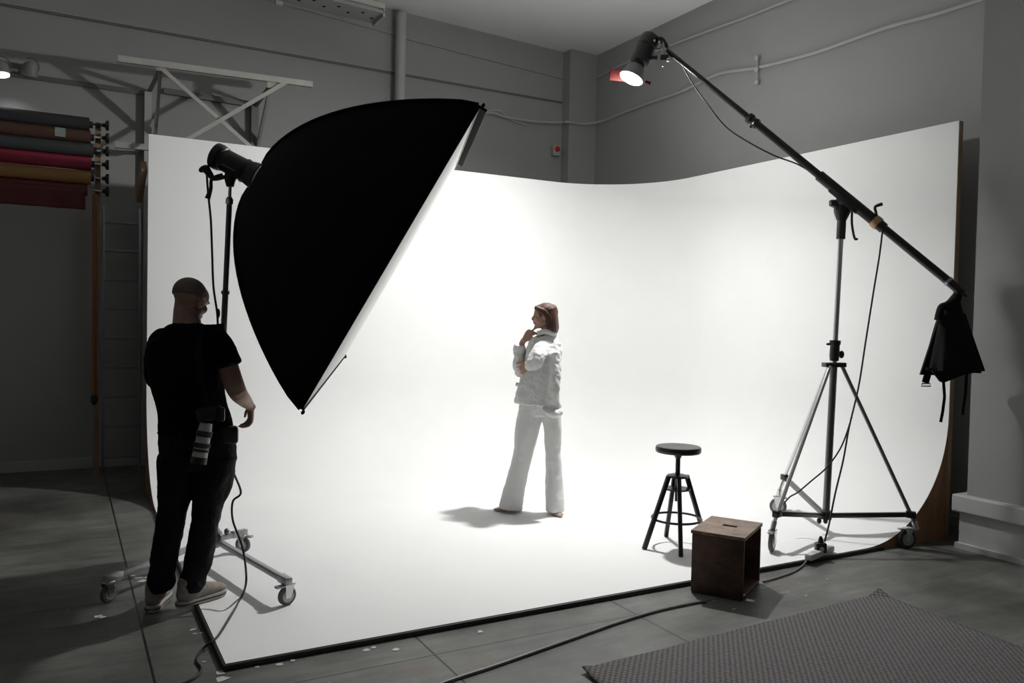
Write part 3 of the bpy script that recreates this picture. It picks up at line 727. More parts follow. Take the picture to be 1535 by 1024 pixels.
# flash head on the boom's tip
bh = thing('boom_flash', 'black flash head with glowing white reflector on the boom tip', 'flash', bl(1000))
T1 = P(976, 55, 6.98)
axd = (LAMP-T1).normalized(); fa = P(945, 120, 6.93)
hax = (fa-T1).normalized(); HL = (fa-T1).length
obj('body', MB().lathe(T1+hax*.0, hax, [(0, .05), (.0, .075), (.03, .088), (.10, .088), (.105, .078), (.13, .078), (.135, .085), (HL*.60, .08), (HL*.62, .062), (HL*.70, .058)], 28), M['black'], bh)
obj('reflector', MB().lathe(T1+hax*HL*.66, hax, [(0, .05), (.03, .075), (HL*.34-.02, .108), (HL*.34-.015, .100)], 32, cap=False), M['housing'], bh)
lc = T1+hax*(HL-.03)
obj('bulb', MB().lathe(lc-hax*.005, hax, [(0, .05), (0, .100), (.006, .098), (.018, .07), (.026, .03)], 32), M['lamp'], bh)
obj('yoke', MB().tube([bl(1000)+CU*.02, P(996, 66, 6.95), P(990, 60, 6.95), P(983, 60, 6.93)], [.018, .026, .032, .036], 12, 4), M['black'], bh)
obj('yoke_ring', MB().torus(P(986, 66, 6.93), CF, .045, .009, 24, 8), M['darksteel'], bh)
obj('spigot', MB().tube([P(994, 64, 6.92), P(995, 84, 6.92)], [.008, .016], 10), M['white_metal'], bh)
obj('clamp', MB().box(P(996, 87, 6.92), (.07, .05, .05), X=CR, bev=.01), M['black'], bh)
obj('clamp_knob', MB().ell(P(1002, 90, 6.88), (.018, .018, .018)), M['steel'], bh)
obj('clamp_knob', MB().ell(P(994, 98, 6.92), (.013, .013, .016)), M['steel'], bh)
obj('tilt_knob', MB().tube([P(972, 88, 6.93), P(980, 87, 6.9), P(985, 87, 6.9)], [.014, .02, .022], 12), M['black'], bh)
obj('bolt', MB().ell(P(981, 61, 6.86), (.01, .01, .01)), M['steel'], bh)
obj('bolt', MB().ell(P(988, 63, 6.86), (.01, .01, .01)), M['steel'], bh)
obj('gel_holder', MB().box(P(927, 113, 7.12), (.15, .012, .10), X=CR-CU*.1, Z=CU, bev=.005), M['gel'], bh, label='dull red flap behind the reflector')
obj('gel_clip', MB().box(P(971, 124, 7.0), (.05, .012, .03), X=CR-CU*.3, Z=CU, bev=.004), M['gel'], bh, label='small red clip beside the reflector')

cable_thing('boom_cable', [P(1024, 100, 6.8), P(1040, 128, 6.8), P(1062, 158, 6.72), P(1088, 190, 6.65), P(1120, 212, 6.55), P(1160, 233, 6.45), P(1195, 246, 6.38), P(1222, 262, 6.3)], .006, M['cable'], 'black cable sagging under the upper half of boom arm')
cable_thing('boom_cable', [P(1323, 345, 6.03), P(1318, 385, 6.05), P(1309, 440, 6.08), P(1298, 510, 6.1), P(1287, 580, 6.1), P(1273, 640, 6.05), P(1264, 690, 5.98), P(1252, 740, 5.9), P(1243, 785, 5.8), P(1236, 812, 5.77)], .0065, M['cable'], 'long black cable hanging from boom down to the power strip')
cable_thing('boom_cable', [P(1277, 625, 6.1), P(1262, 668, 6.12), P(1240, 700, 6.15), P(1215, 722, 6.2), P(1196, 738, 6.2), P(1184, 745, 6.22), P(1175, 755, 6.2)], .006, M['cable'], 'short black cable crossing from hanging cable to left stand leg')

# counterweight bag on the boom's tail
bg = thing('weight_bag', 'black fabric weight bag with dangling straps on lower boom end', 'bag', P(1437, 445, 5.8))
Db = 5.8
side = (CR*.9+CF*.3).normalized()
def fold(s_, th): return .10*math.sin(5*th+3*s_)*s_+.05*math.sin(9*th-2*s_)*s_
secs = [(P(1436, 442, Db), .03, .03), (P(1430, 455, Db), .055, .04), (P(1427, 480, Db), .115, .07), (P(1427, 510, Db), .155, .10), (P(1428, 540, Db), .195, .12), (P(1429, 553, Db), .212, .125), (P(1429, 556, Db), .213, .125)]
mb = MB().loft(secs, side, 48, 6, fold, cap=False)
o = obj('cloth_body', mb, M['bag'], bg)
obj('lower_point', MB().prism([P(1398, 556, Db-.14), P(1460, 556, Db-.14), P(1415, 574, Db-.14), P(1410, 572, Db-.14)], CF*.02), M['bag'], bg, smooth=False)
obj('flare', MB().prism([P(1410, 470, Db-.03), P(1380, 562, Db-.03), P(1412, 563, Db-.05)], CF*.02), M['bag'], bg, smooth=False)
obj('flare', MB().prism([P(1447, 470, Db), P(1477, 556, Db), P(1445, 562, Db-.02)], CF*.02), M['bag'], bg, smooth=False)
obj('shoulder_fold', MB().tube([P(1433, 448, Db-.05), P(1420, 458, Db-.06), P(1411, 461, Db-.06), P(1407, 480, Db-.06)], [.03, .03, .025, .03], 10, 4), M['bag'], bg)
obj('strap', MB().bar(P(1391, 560, Db), P(1387, 574, Db), .05, .006, up=CF), M['bag'], bg, smooth=False)
obj('buckle', MB().tube([P(1382, 575, Db), P(1394, 575, Db), P(1395, 579, Db), P(1381, 579, Db), P(1382, 575, Db)], .005, 6), M['alu'], bg)
for pth in ([(1414, 568), (1416, 595), (1413, 618), (1410, 633)], [(1449, 560), (1447, 590), (1444, 610), (1443, 622)]):
    q = [P(x, y, Db-.03) for x, y in pth]; mb = MB()
    for a, b in zip(q, q[1:]): mb.bar(a, b, .020, .005, up=CF)
    obj('dangling_strap', mb, M['bag'], bg, smooth=False)

# ================================================================ STOOL
sc_ = G(1013, 819, .03); sc_.z = .03
stl = thing('bar_stool', 'round black metal stool with footring on the white floor', 'stool', sc_)
seatp = P(1015, 668, (sc_-CP).dot(CF)); sz = seatp.z
rs = .163
obj('seat', MB().lathe((sc_.x, sc_.y, sz-.045), (0, 0, 1), [(0, .13), (0, rs-.006), (.008, rs), (.034, rs), (.043, rs-.006), (.045, rs-.03), (.041, .05)], 56), M['blackmetal'], stl)
obj('screw_post', MB().tube([(sc_.x, sc_.y, sz-.04), (sc_.x, sc_.y, sz-.40)], .017, 18), M['blackmetal'], stl)
obj('seat_mount', MB().lathe((sc_.x, sc_.y, sz-.085), (0, 0, 1), [(0, .022), (.02, .03), (.04, .06)], 20), M['blackmetal'], stl)
zc = sz-.225
obj('top_plate', MB().lathe((sc_.x, sc_.y, zc), (0, 0, 1), [(0, .035), (0, .078), (.012, .078), (.02, .05)], 28), M['blackmetal'], stl)
obj('lower_plate', MB().lathe((sc_.x, sc_.y, zc-.09), (0, 0, 1), [(0, .03), (0, .094), (.010, .094), (.012, .05)], 28), M['blackmetal'], stl)
feet = [G(962, 824, .03), G(1022, 838, .03), G(1003, 809, .03)]
cc = V((sc_.x, sc_.y, .03)); feet.append(2*cc-feet[0])
R_ = sum(((f_-cc).length for f_ in feet))/4
for f_ in feet:
    d_ = (f_-cc).normalized(); f_ = cc+d_*R_
    obj('leg', MB().bar(f_+V((0, 0, .0)), V((sc_.x, sc_.y, zc+.01))+d_*.075, .030, .030, up=d_, bev=.005), M['blackmetal'], stl)
rt = .235-.03
obj('foot_ring', MB().torus((sc_.x, sc_.y, .235), (0, 0, 1), R_-(R_-.075)*(rt/(zc-.02))-.012, .0085, 56, 10), M['blackmetal'], stl)

# ================================================================ CRATE
c1, c2, c3 = G(1035, 888), G(1113, 903), G(1141, 874)
ux = (c2-c1).normalized(); Wc = (c2-c1).length; uy = V((-ux.y, ux.x, 0)); Dc_ = abs((c3-c2).dot(uy))*1.0
uy = uy if (c3-c2).dot(uy) > 0 else -uy
Hc = .385
cr = thing('wooden_crate', 'dark stained wooden box with open side and handle slot', 'crate', c1+ux*Wc/2+uy*Dc_/2)
th = .02
cen = c1+ux*Wc/2+uy*Dc_/2
# handle slot in the top: four boards around it
sl = .09; sw_ = .042
tm = MB()
hx, hy = Wc/2+.006, Dc_/2+.004
ox, oy = .01, .02
def slab(x0, x1, y0, y1, z0=Hc-th, z1=Hc):
    tm.box(cen+ux*(x0+x1)/2+uy*(y0+y1)/2+V((0, 0, (z0+z1)/2)), (x1-x0, y1-y0, z1-z0), X=ux)
slab(-hx, hx, -hy, oy-sw_/2); slab(-hx, hx, oy+sw_/2, hy); slab(-hx, ox-sl/2, oy-sw_/2, oy+sw_/2); slab(ox+sl/2, hx, oy-sw_/2, oy+sw_/2)
obj('top_board', tm, M['cratetop'], cr, smooth=False)
def board(c_, sx, sy, szz): return MB().box(c_, (sx, sy, szz), X=ux, bev=.004)
obj('side_board', board(cen-uy*(Dc_/2-th/2)+V((0, 0, (Hc-th)/2+.004)), Wc, th, Hc-th-.014), M['crate'], cr)
obj('side_board', board(cen+uy*(Dc_/2-th/2)+V((0, 0, (Hc-th)/2+.004)), Wc, th, Hc-th-.014), M['crate'], cr)
obj('end_board', board(cen-ux*(Wc/2-th/2)+V((0, 0, (Hc-th)/2)), th, Dc_-2*th-.004, Hc-th-.006), M['crate'], cr)
obj('bottom_board', board(cen+V((0, 0, .012)), Wc-.004, Dc_-.004, th), M['crate'], cr)

# ================================================================ POWER STRIP AND FLOOR CABLES
ps = thing('power_strip', 'white power strip on the front edge of white floor', 'power strip', G(1236, 836, .03))
pa, pb = G(1214, 840, .03), G(1243, 828, .03)
obj('body', MB().box((pa+pb)/2+V((0, 0, .025)), ((pb-pa).length+.06, .055, .045), X=pb-pa, bev=.01), M['strip'], ps)
for s_ in (.2, .5, .8): obj('socket', MB().lathe(pa.lerp(pb, s_)+V((0, 0, .045)), (0, 0, 1), [(0, .02), (.004, .02)], 14), M['white_metal'], ps)
ad = thing('plug_adapter', 'black plug adapter standing on the white power strip', 'plug', G(1228, 832, .03)+V((0, 0, .05)))
ac = P(1230, 822, (pa.lerp(pb, .5)-CP).dot(CF))
obj('body', MB().box(ac+V((0, 0, .005)), (.075, .05, .07), X=CR, bev=.008), M['black'], ad)
obj('plug', MB().lathe(ac+V((.0, 0, .035)), (0, 0, 1), [(0, .02), (.03, .016), (.05, .008)], 12), M['black'], ad)
obj('socket_face', MB().lathe(ac-CF*.026, -CF, [(0, .016), (.003, .016)], 14), M['strip'], ad)
cable_thing('power_cable', [pa+V((-.02, 0, .015)), G(1205, 846, .012)+V((0, -.0, 0)), G(1190, 857, .008), G(1165, 866, .008), G(1144, 872, .008)], .006, M['greycable'], 'grey cable from power strip disappearing behind the crate')
cable_thing('power_cable', [G(1058, 901, .008), G(1035, 905, .008), G(985, 916, .008), G(925, 934, .008), G(860, 957, .008), G(800, 978, .008), G(740, 999, .008), G(670, 1022, .008), G(600, 1050, .008)], .009, M['greycable'], 'grey cable on the concrete from crate to the bottom edge')

# paint flakes on the concrete
fm = MB(); random.seed(3)
def flake(x, y, s_):
    c_ = G(x, y, .0015); n_ = random.randint(5, 8); pl = []
    for k in range(n_):
        a = 2*PI*k/n_; rr = s_*(.5+random.random()*.9); pl.append(c_+V((math.cos(a)*rr, math.sin(a)*rr*.8, 0)))
    fm.prism(pl, (0, 0, .001))
for x, y, s_ in ((207, 866, .03), (215, 871, .03), (222, 866, .022), (200, 863, .015), (147, 924, .02), (155, 925, .018), (289, 944, .018), (292, 950, .012), (303, 949, .012), (330, 1008, .03), (335, 1018, .03), (548, 975, .02), (560, 971, .015), (593, 974, .02), (608, 940, .008), (720, 947, .02), (306, 992, .01), (1100, 913, .012), (1208, 893, .01), (1070, 900, .008), (1180, 888, .008), (1240, 868, .008), (262, 852, .01), (385, 1000, .012), (420, 996, .02), (440, 990, .014)):
    flake(x, y, s_)
o = obj('paint_flakes', fm, M['strip'], smooth=False); o['kind'] = 'stuff'; tag(o, 'small white paint flakes scattered on the grey concrete floor', 'paint flakes')

# ================================================================ RUG
rg1, rg2, rg3 = G(872, 1008), G(1317, 893), G(1545, 980)
ex = (rg2-rg1); ey = (rg3-rg2).normalized(); ey = (rg3-rg2); ey = ey.normalized()*2.6
NX, NY = 60, 60; vs = []; fs = []
def rz(i, j, u, v):
    z = .009+.004*noise.noise(V((u*7, v*9, 0)))
    du = (1-u)*ex.length; dv = v*ey.length
    if du+dv < .10: z += (.10-du-dv)*.35
    if u*ex.length+dv < .08: z += (.08-u*ex.length-dv)*.2
    return z
for i in range(NX+1):
    for j in range(NY+1):
        u, v = i/NX, (j/NY)**1.6; p = rg1+ex*u+ey*v
        vs.append((p.x, p.y, rz(i, j, u, v)))
for i in range(NX):
    for j in range(NY): fs.append((i*(NY+1)+j, (i+1)*(NY+1)+j, (i+1)*(NY+1)+j+1, i*(NY+1)+j+1))
o = obj('woven_rug', MB().add(vs, fs), M['rug']); recenter(o, rg1)
so = o.modifiers.new('thick', 'SOLIDIFY'); so.thickness = .007; so.offset = -1
tag(o, 'grey woven rug with a curled up corner on the concrete', 'rug')

# dark bag at the right edge
bq = G(1540, 912)
o = obj('black_bag', MB().loft([(bq+CR*.195+V((0, 0, .03)), .19, .11), (bq+CR*.200+V((0, 0, .14)), .20, .13), (bq+CR*.205+V((0, 0, .30)), .19, .12), (bq+CR*.22+V((0, 0, .42)), .16, .08), (bq+CR*.23+V((0, 0, .48)), .11, .04)], CR, 30, 5, lambda s_, th: .04*math.sin(3*th+4*s_), dome_h=.25), M['bag'])
recenter(o, bq+CR*.2); tag(o, 'black bag standing on floor at the right edge', 'bag')

# ================================================================ PEOPLE
def hand(mb, wr_, d, back, sgn, L=.18, curl=.5, spread=.12, rf=.0088):
    """wrist point, direction to the knuckles, direction of the back of the hand, thumb side sign"""
    d = V(d).normalized(); back = V(back); back = (back-d*back.dot(d)).normalized(); s_ = d.cross(back)*sgn   # towards the thumb
    pl = L*.5
    mb.loft([(wr_, .026, .020), (wr_+d*pl*.35, .034, .018), (wr_+d*pl*.75, .041, .016), (wr_+d*pl, .038, .013)], s_, 18, 4)
    for i, (off, ln, cu) in enumerate(((.029, .86, .8), (.010, .98, 1), (-.010, .92, 1.1), (-.028, .74, 1.25))):
        p = wr_+d*pl*.92+s_*off; fd = (d+s_*spread*(1-i*.66)).normalized(); pts = [p-fd*.02, p]; ang = 0
        for seg in (.40, .33, .27):
            ang += curl*cu*(.75 if seg == .4 else 1)
            dd = fd*math.cos(ang)-back*math.sin(ang); p = p+dd*L*.5*ln*seg*1.0; pts.append(p)
        mb.tube(pts, [rf*1.05, rf*1.1, rf, rf*.92, rf*.75], 10, 3)
    p = wr_+d*pl*.25+s_*.022; td = (d*.75+s_*.75-back*.25).normalized()
    mb.tube([p, p+td*.035, p+td*.06+d*.012, p+td*.075+d*.035], [rf*1.6, rf*1.35, rf*1.15, rf*.85], 10, 3)

def head_mesh(mb, c, fwd, up, k=1.0, nose=1.0, jaw=1.0):
    """c = centre between the ears; returns local frame"""
    fwd = V(fwd).normalized(); up = V(up); up = (up-fwd*up.dot(fwd)).normalized(); rt = fwd.cross(up)
    def q(x, y, z): return c+(rt*x+fwd*y+up*z)*k
    def e(x, y, z, a, b, d, tilt=0):
        Y = (fwd+up*tilt).normalized(); mb.ell(q(x, y, z), (a*k, b*k, d*k), X=rt, Y=Y)
    e(0, -.018, .035, .075, .098, .083)          # cranium
    e(0, .035, .035, .064, .058, .068)           # forehead
    e(0, .032, -.025, .061, .058, .062)          # mid face
    e(0, .036, -.070, .045*jaw, .050, .034, -.15)     # jaw
    e(0, .080, -.092, .022*jaw, .016, .018)          # chin
    for s_ in (-1, 1):
        e(s_*.036, .060, -.018, .026, .026, .026)    # cheek
        e(s_*.030, .078, .026, .026, .012, .010)     # brow ridge
        mb.ell(q(s_*.076, -.008, -.008), (.009*k, .018*k, .031*k), X=rt, Y=fwd-up*.15)  # ear
        mb.torus(q(s_*.082, -.008, -.004), rt, .019*k, .0045*k, 20, 6)
        mb.ell(q(s_*.046, .0, -.060), (.016*k, .05*k, .022*k), X=rt, Y=fwd-up*.45)    # jaw line
    mb.tube([q(0, .086, .022), q(0, .095, .004), q(0, .103*nose, -.017), q(0, .094, -.028)], [.010*k, .011*k, .0125*k, .012*k], 10, 4)
    for s_ in (-1, 1): mb.ell(q(s_*.011, .098, -.025), (.008*k, .009*k, .007*k), X=rt, Y=fwd)
    e(0, .092, -.046, .022, .010, .0065); e(0, .090, -.058, .019, .010, .007); e(0, .084, -.052, .03, .012, .02)
    return q, rt, fwd, up

# ---------------- photographer
va = V((.115, .993, 0)); vr = V((.993, -.115, 0))
Fm = (va*math.cos(.30)+vr*math.sin(.30)); Sm = V((Fm.y, -Fm.x, 0))     # facing, his right
man = thing('person', 'bald photographer in black t-shirt and jeans seen from behind', 'person', G(262, 912))
D0 = 4.50
body = MB()
Hc_ = P(286, 452, 4.50)
hf = (va*math.cos(.74)+vr*math.sin(.74)-V((0, 0, .36))).normalized()
head_mesh(body, Hc_, hf, V((0, 0, 1))+vr*.10, 1.04, 1.0)
body.loft([(P(281, 498, 4.50), .095, .08), (P(280, 484, 4.5), .076, .072), (P(280, 468, 4.5), .070, .072), (P(281, 452, 4.5), .065, .07)], Sm, 24, 4)
body.loft([(P(284, 500, D0), .10, .07), (P(283, 520, D0), .18, .10), (P(281, 560, D0), .17, .11), (P(288, 610, D0), .15, .10), (P(295, 650, D0), .14, .10), (P(297, 668, D0), .12, .08)], Sm, 24, 5)
# arms
body.loft([(P(335, 520, 4.47), .055, .05), (P(342, 550, 4.48), .056, .052), (P(355, 586, 4.47), .052, .046), (P(366, 600, 4.60), .042, .038), (P(374, 608, 4.67), .029, .027), (P(377, 612, 4.68), .028, .024)], Sm, 20, 5)
body.loft([(P(234, 520, 4.52), .055, .05), (P(236, 560, 4.53), .05, .05), (P(244, 588, 4.60), .045, .042), (P(268, 596, 4.78), .03, .028)], Sm, 20, 5)
hand(body, P(376, 609, 4.68), (vr*.02-V((0, 0, 1))*.9+va*.35), vr*.95+V((0, 0, .1))+va*.1, -1, .185, .62)
hand(body, P(268, 596, 4.78), (vr*.8+va*.5), V((0, 0, 1)), 1, .18, .6)
# legs
body.loft([(P(272, 690, D0), .085, .09), (P(257, 775, 4.47), .055, .06), (P(243, 868, 4.47), .04, .045), (P(238, 890, 4.48), .04, .05)], Sm, 20, 5)
body.loft([(P(320, 690, D0), .085, .09), (P(308, 780, 4.50), .055, .06), (P(290, 870, 4.50), .04, .045), (P(287, 892, 4.50), .04, .05)], Sm, 20, 5)
bo = obj('body', body, M['skin_m'], man); organic(bo, .0045, 5)
# shaved hair: a close cap over the skull
rt_ = hf.cross(V((0, 0, 1))).normalized(); up_m = rt_.cross(hf)
cap = MB(); NR, NC = 26, 48; vs = []; fs = []
sk = Hc_+(hf*-.020+up_m*.036)*1.04
for i in range(NR+1):
    for k in range(NC):
        ph = 2*PI*k/NC; fr = math.cos(ph)                       # +1 at the forehead
        end = 1.92-.62*max(0, fr)**1.5-.10*abs(math.sin(ph)); th_ = .001+end*i/NR
        vs.append(sk+rt_*.0815*math.sin(th_)*math.sin(ph)+hf*.1050*math.sin(th_)*math.cos(ph)+up_m*.0890*math.cos(th_))
for i in range(NR):
    for k in range(NC): fs.append((i*NC+k, i*NC+(k+1) % NC, (i+1)*NC+(k+1) % NC, (i+1)*NC+k))
hc = obj('shaved_hair', cap.add(vs, fs), M['scalp'], man)
sd_ = hc.modifiers.new('thick', 'SOLIDIFY'); sd_.thickness = .004; sd_.offset = -1

def fm_(s_, th): return .022*math.sin(3*th+9*s_)+.018*math.sin(5*th-14*s_)
def fs_(s_, th): return .035*math.sin(2*th+12*s_)+.025*math.sin(4*th-20*s_)
sh = MB()
sh.loft([(P(281, 486, D0), .088, .080), (P(281, 490, D0), .130, .094), (P(282, 496, D0), .178, .105), (P(284, 505, D0), .198, .118), (P(284, 520, D0), .215, .13), (P(281, 555, D0), .203, .14), (P(283, 585, D0), .190, .14), (P(288, 615, D0), .185, .135), (P(293, 640, D0), .198, .14), (P(296, 652, D0), .203, .145)], Sm, 44, 6, fm_, dome_h=.12)
sh.loft([(P(312, 505, 4.49), .055, .06), (P(326, 511, 4.47), .066, .07), (P(335, 524, 4.46), .069, .070), (P(340, 540, 4.46), .069, .068), (P(342, 547, 4.46), .071, .069)], CR, 28, 5, fs_, dome_h=.15)
sh.loft([(P(256, 505, 4.5), .055, .06), (P(242, 512, 4.51), .066, .07), (P(236, 530, 4.52), .068, .074), (P(236, 553, 4.53), .067, .072), (P(240, 574, 4.55), .062, .066)], CR, 28, 5, fs_, dome_h=.15)
so_ = obj('t_shirt', sh, M['cloth_black'], man); organic(so_, .006, 6); wrinkle(so_, .09, .016)
obj('sleeve_tie', MB().tube([P(348, 542, 4.42), P(352, 538, 4.41), P(350, 543, 4.4), P(354, 545, 4.42)], .004, 6, 3), M['cloth_black'], man)
jn = MB()
jn.loft([(P(295, 642, D0), .198, .14), (P(296, 660, D0), .208, .15), (P(297, 685, D0), .205, .155), (P(297, 700, D0), .19, .14)], Sm, 36, 5, lambda s_, th: .01*math.sin(4*th), dome_h=.15)
jn.loft([(P(270, 685, D0), .118, .13), (P(265, 720, D0), .098, .115), (P(260, 755, 4.48), .084, .095), (P(255, 785, 4.46), .078, .085), (P(248, 830, 4.47), .070, .075), (P(243, 856, 4.47), .068, .074), (P(242, 870, 4.47), .074, .080), (P(242, 879, 4.48), .064, .072)], vr, 32, 6, fs_, dome_h=.15)
jn.loft([(P(322, 685, D0), .118, .13), (P(319, 720, 4.5), .104, .115), (P(312, 755, 4.50), .088, .095), (P(307, 785, 4.48), .078, .085), (P(300, 830, 4.5), .074, .075), (P(292, 858, 4.5), .066, .074), (P(288, 873, 4.5), .074, .080), (P(287, 884, 4.5), .060, .070)], vr, 32, 6, fs_, dome_h=.15)
jo = obj('jeans', jn, M['jeans'], man); organic(jo, .006, 5); wrinkle(jo, .07, .018)
bt = MB(); bc = P(295, 648, D0)
def ering(c_, a, b, r, nn_=48, tilt=V((0, 0, 0))):
    return [c_+Sm*a*math.cos(2*PI*k/nn_)+Fm*b*math.sin(2*PI*k/nn_)+tilt*math.cos(2*PI*k/nn_) for k in range(nn_+1)]
bt.tube(ering(bc, .196, .138, 0), .012, 8); obj('belt', bt, M['cloth_black'], man)
obj('belt_pouch', MB().box(P(343, 652, 4.46), (.10, .07, .10), X=vr, bev=.02), M['black'], man)
stp = MB(); pts = [P(300, 496, 4.40), P(298, 530, 4.345), P(300, 570, 4.345), P(308, 610, 4.35), P(315, 640, 4.33)]
for a, b in zip(pts, pts[1:]): stp.bar(a, b, .035, .006, up=CF)
obj('shoulder_strap', stp, M['jeans'], man)

def shoe(heel, toe, z0, which):
    d = (toe-heel); d.z = 0; L = d.length; d.normalize(); sd = V((d.y, -d.x, 0)); b = V((heel.x, heel.y, z0))
    def q(y, z): return b+d*y*L+V((0, 0, z))
    up = MB(); up.loft([(q(.09, .070), .040, .046), (q(.28, .070), .044, .050), (q(.5, .064), .049, .042), (q(.72, .056), .054, .034), (q(.88, .050), .050, .026), (q(.96, .044), .036, .018)], sd, 26, 5)
    up.loft([(q(.17, .05), .042, .050), (q(.18, .10), .044, .052), (q(.19, .135), .045, .052)], sd, 24, 4)
    up.loft([(q(.28, .115), .034, .032), (q(.45, .094), .038, .028), (q(.6, .076), .034, .022)], sd, 20, 4)
    o = obj('shoe', up, M['sneaker'], man); organic(o, .005, 4)
    ol = [(-.02, .0), (0, .024), (.08, .040), (.35, .042), (.6, .053), (.78, .057), (.92, .046), (1.0, .022), (1.02, 0)]
    def outline(k, z): return [q(y, z)+sd*w_*k for y, w_ in ol]+[q(y, z)-sd*w_*k for y, w_ in ol[::-1][1:-1]]
    so = obj('sole', MB().prism(outline(1, .002), (0, 0, .036)), M['sole'], o, smooth=False)
    bv = so.modifiers.new('round', 'BEVEL'); bv.width = .008; bv.segments = 3
    obj('sole_stripe', MB().prism(outline(1.025, .016), (0, 0, .007)), M['rubber'], o, smooth=False)
    for y, z in ((.42, .122), (.50, .110), (.58, .100)): obj('lace', MB().tube([q(y, z)+sd*.028-V((0, 0, .014)), q(y, z+.004), q(y, z)-sd*.028-V((0, 0, .014))], .0035, 6, 3), M['sole'], o)
hl = G(226, 920); tl = hl+V((.10, .28, 0)); shoe(hl, tl, 0, 'l')
hr = G(266, 921); tr_ = G(334, 898, .0); dd = (tr_-hr).normalized(); shoe(hr, hr+dd*.305, .031, 'r')

# camera hanging at his hip
cd = thing('camera', 'camera with long white telephoto lens hanging at photographer hip', 'camera', P(312, 625, 4.30))
cdn = (P(299, 686, 4.27)-P(311, 626, 4.29)).normalized(); ctop = P(311, 626, 4.29)
obj('camera_body', MB().box(P(314, 620, 4.29), (.13, .075, .07), X=vr*.9+V((0, 0, .15)), Z=cdn, bev=.012), M['black'], cd)
obj('grip', MB().box(P(331, 621, 4.28), (.04, .07, .075), X=vr, Z=cdn, bev=.012), M['black'], cd)
obj('lens_barrel', MB().lathe(ctop+cdn*.03, cdn, [(0, .030), (.005, .032), (.05, .036), (.205, .040), (.21, .036)], 28), M['lens_white'], cd, label='white lens barrel')
for a, b, r in ((.062, .092, .0415), (.125, .15, .043), (.158, .172, .0425)):
    obj('focus_ring', MB().lathe(ctop+cdn*(a+.01), cdn, [(0, .03), (0, r), (b-a, r), (b-a, .03)], 28), M['rubber'], cd, label='black rubber lens ring')
obj('lens_hood', MB().lathe(ctop+cdn*.21, cdn, [(0, .038), (0, .042), (.035, .043), (.035, .036)], 28), M['black'], cd)

# ---------------- woman
wa = V((.52, .855, 0)).normalized(); wr2 = V((.855, -.52, 0)).normalized(); wl = -wr2
DW = 6.78
Fw = (wl*math.cos(.6)+wa*math.sin(.6)); Sw = V((Fw.y, -Fw.x, 0))     # facing left and away; her right side
wm = thing('person', 'woman in white trouser suit with brown bob, hand at chin', 'person', G(798, 769, .03))
wb_ = MB(); Hw = P(816, 475, DW)
hfw = (wl*math.cos(.12)+wa*math.sin(.12)-V((0, 0, .04))).normalized()
qw, rtw, fww, upw = head_mesh(wb_, Hw, hfw, (0, 0, 1), .93, 1.03, .85)
wb_.loft([(P(820, 507, DW), .055, .05), (P(820, 497, DW), .043, .043), (P(817, 482, DW), .042, .045)], Sw, 18, 4)
wb_.loft([(P(818, 506, DW), .08, .05), (P(816, 520, DW), .09, .07), (P(812, 560, DW), .09, .07), (P(808, 590, DW), .09, .07), (P(810, 606, DW), .08, .06)], Sw, 20, 4)
# far arm: elbow low, forearm upright, hand at the chin
wb_.loft([(P(802, 516, 6.86), .04, .04), (P(786, 550, 6.92), .035, .035), (P(779, 562, 6.90), .032, .03), (P(779, 535, 6.86), .032, .031), (P(783, 514, 6.83), .026, .025), (P(787, 508, 6.82), .024, .022)], Sw, 16, 4)
hand(wb_, P(786, 510, 6.80), (wr2*.58+V((0, 0, .80))-wa*.05), (wl*.45-wa*.85+V((0, 0, .3))), 1, .165, .95, .10, .0095)
wb_.tube([P(797, 497, 6.79), P(801, 493, 6.78), P(806, 491, 6.78)], [.009, .0085, .007], 10, 3)
# near arm crossing in front, hand holding the far elbow
wb_.loft([(P(818, 520, 6.70), .03, .03), (P(808, 546, 6.58), .03, .03), (P(798, 550, 6.66), .026, .024), (P(791, 549, 6.72), .021, .018)], Sw, 16, 4)
hand(wb_, P(793, 548, 6.70), (wl*.55+wa*.25-V((0, 0, .35))), (-wa*.9+V((0, 0, .2))), 1, .165, .55, .30, .0088)
wb_.loft([(P(795, 628, DW), .05, .05), (P(783, 690, DW+.02), .045, .05), (P(770, 755, DW+.03), .032, .035)], wr2, 16, 4)
wb_.loft([(P(826, 628, DW-.02), .045, .05), (P(829, 690, DW-.02), .045, .05), (P(831, 758, DW-.03), .032, .035)], wr2, 16, 4)
o = obj('body', wb_, M['skin_w'], wm); organic(o, .004, 4)
obj('lips', MB().ell(qw(0, .097, -.0505), (.017, .006, .0065), X=rtw, Y=fww), M['lip'], wm)
for s_ in (-1, 1):
    obj('eye', MB().ell(qw(s_*.030, .079, .006), (.011, .006, .0045), X=rtw, Y=fww), M['eyewhite'], wm)
    obj('eyebrow', MB().tube([qw(s_*.014, .092, .027), qw(s_*.032, .088, .031), qw(s_*.048, .074, .026)], [.0025, .003, .002], 6, 3), M['brow'], wm)
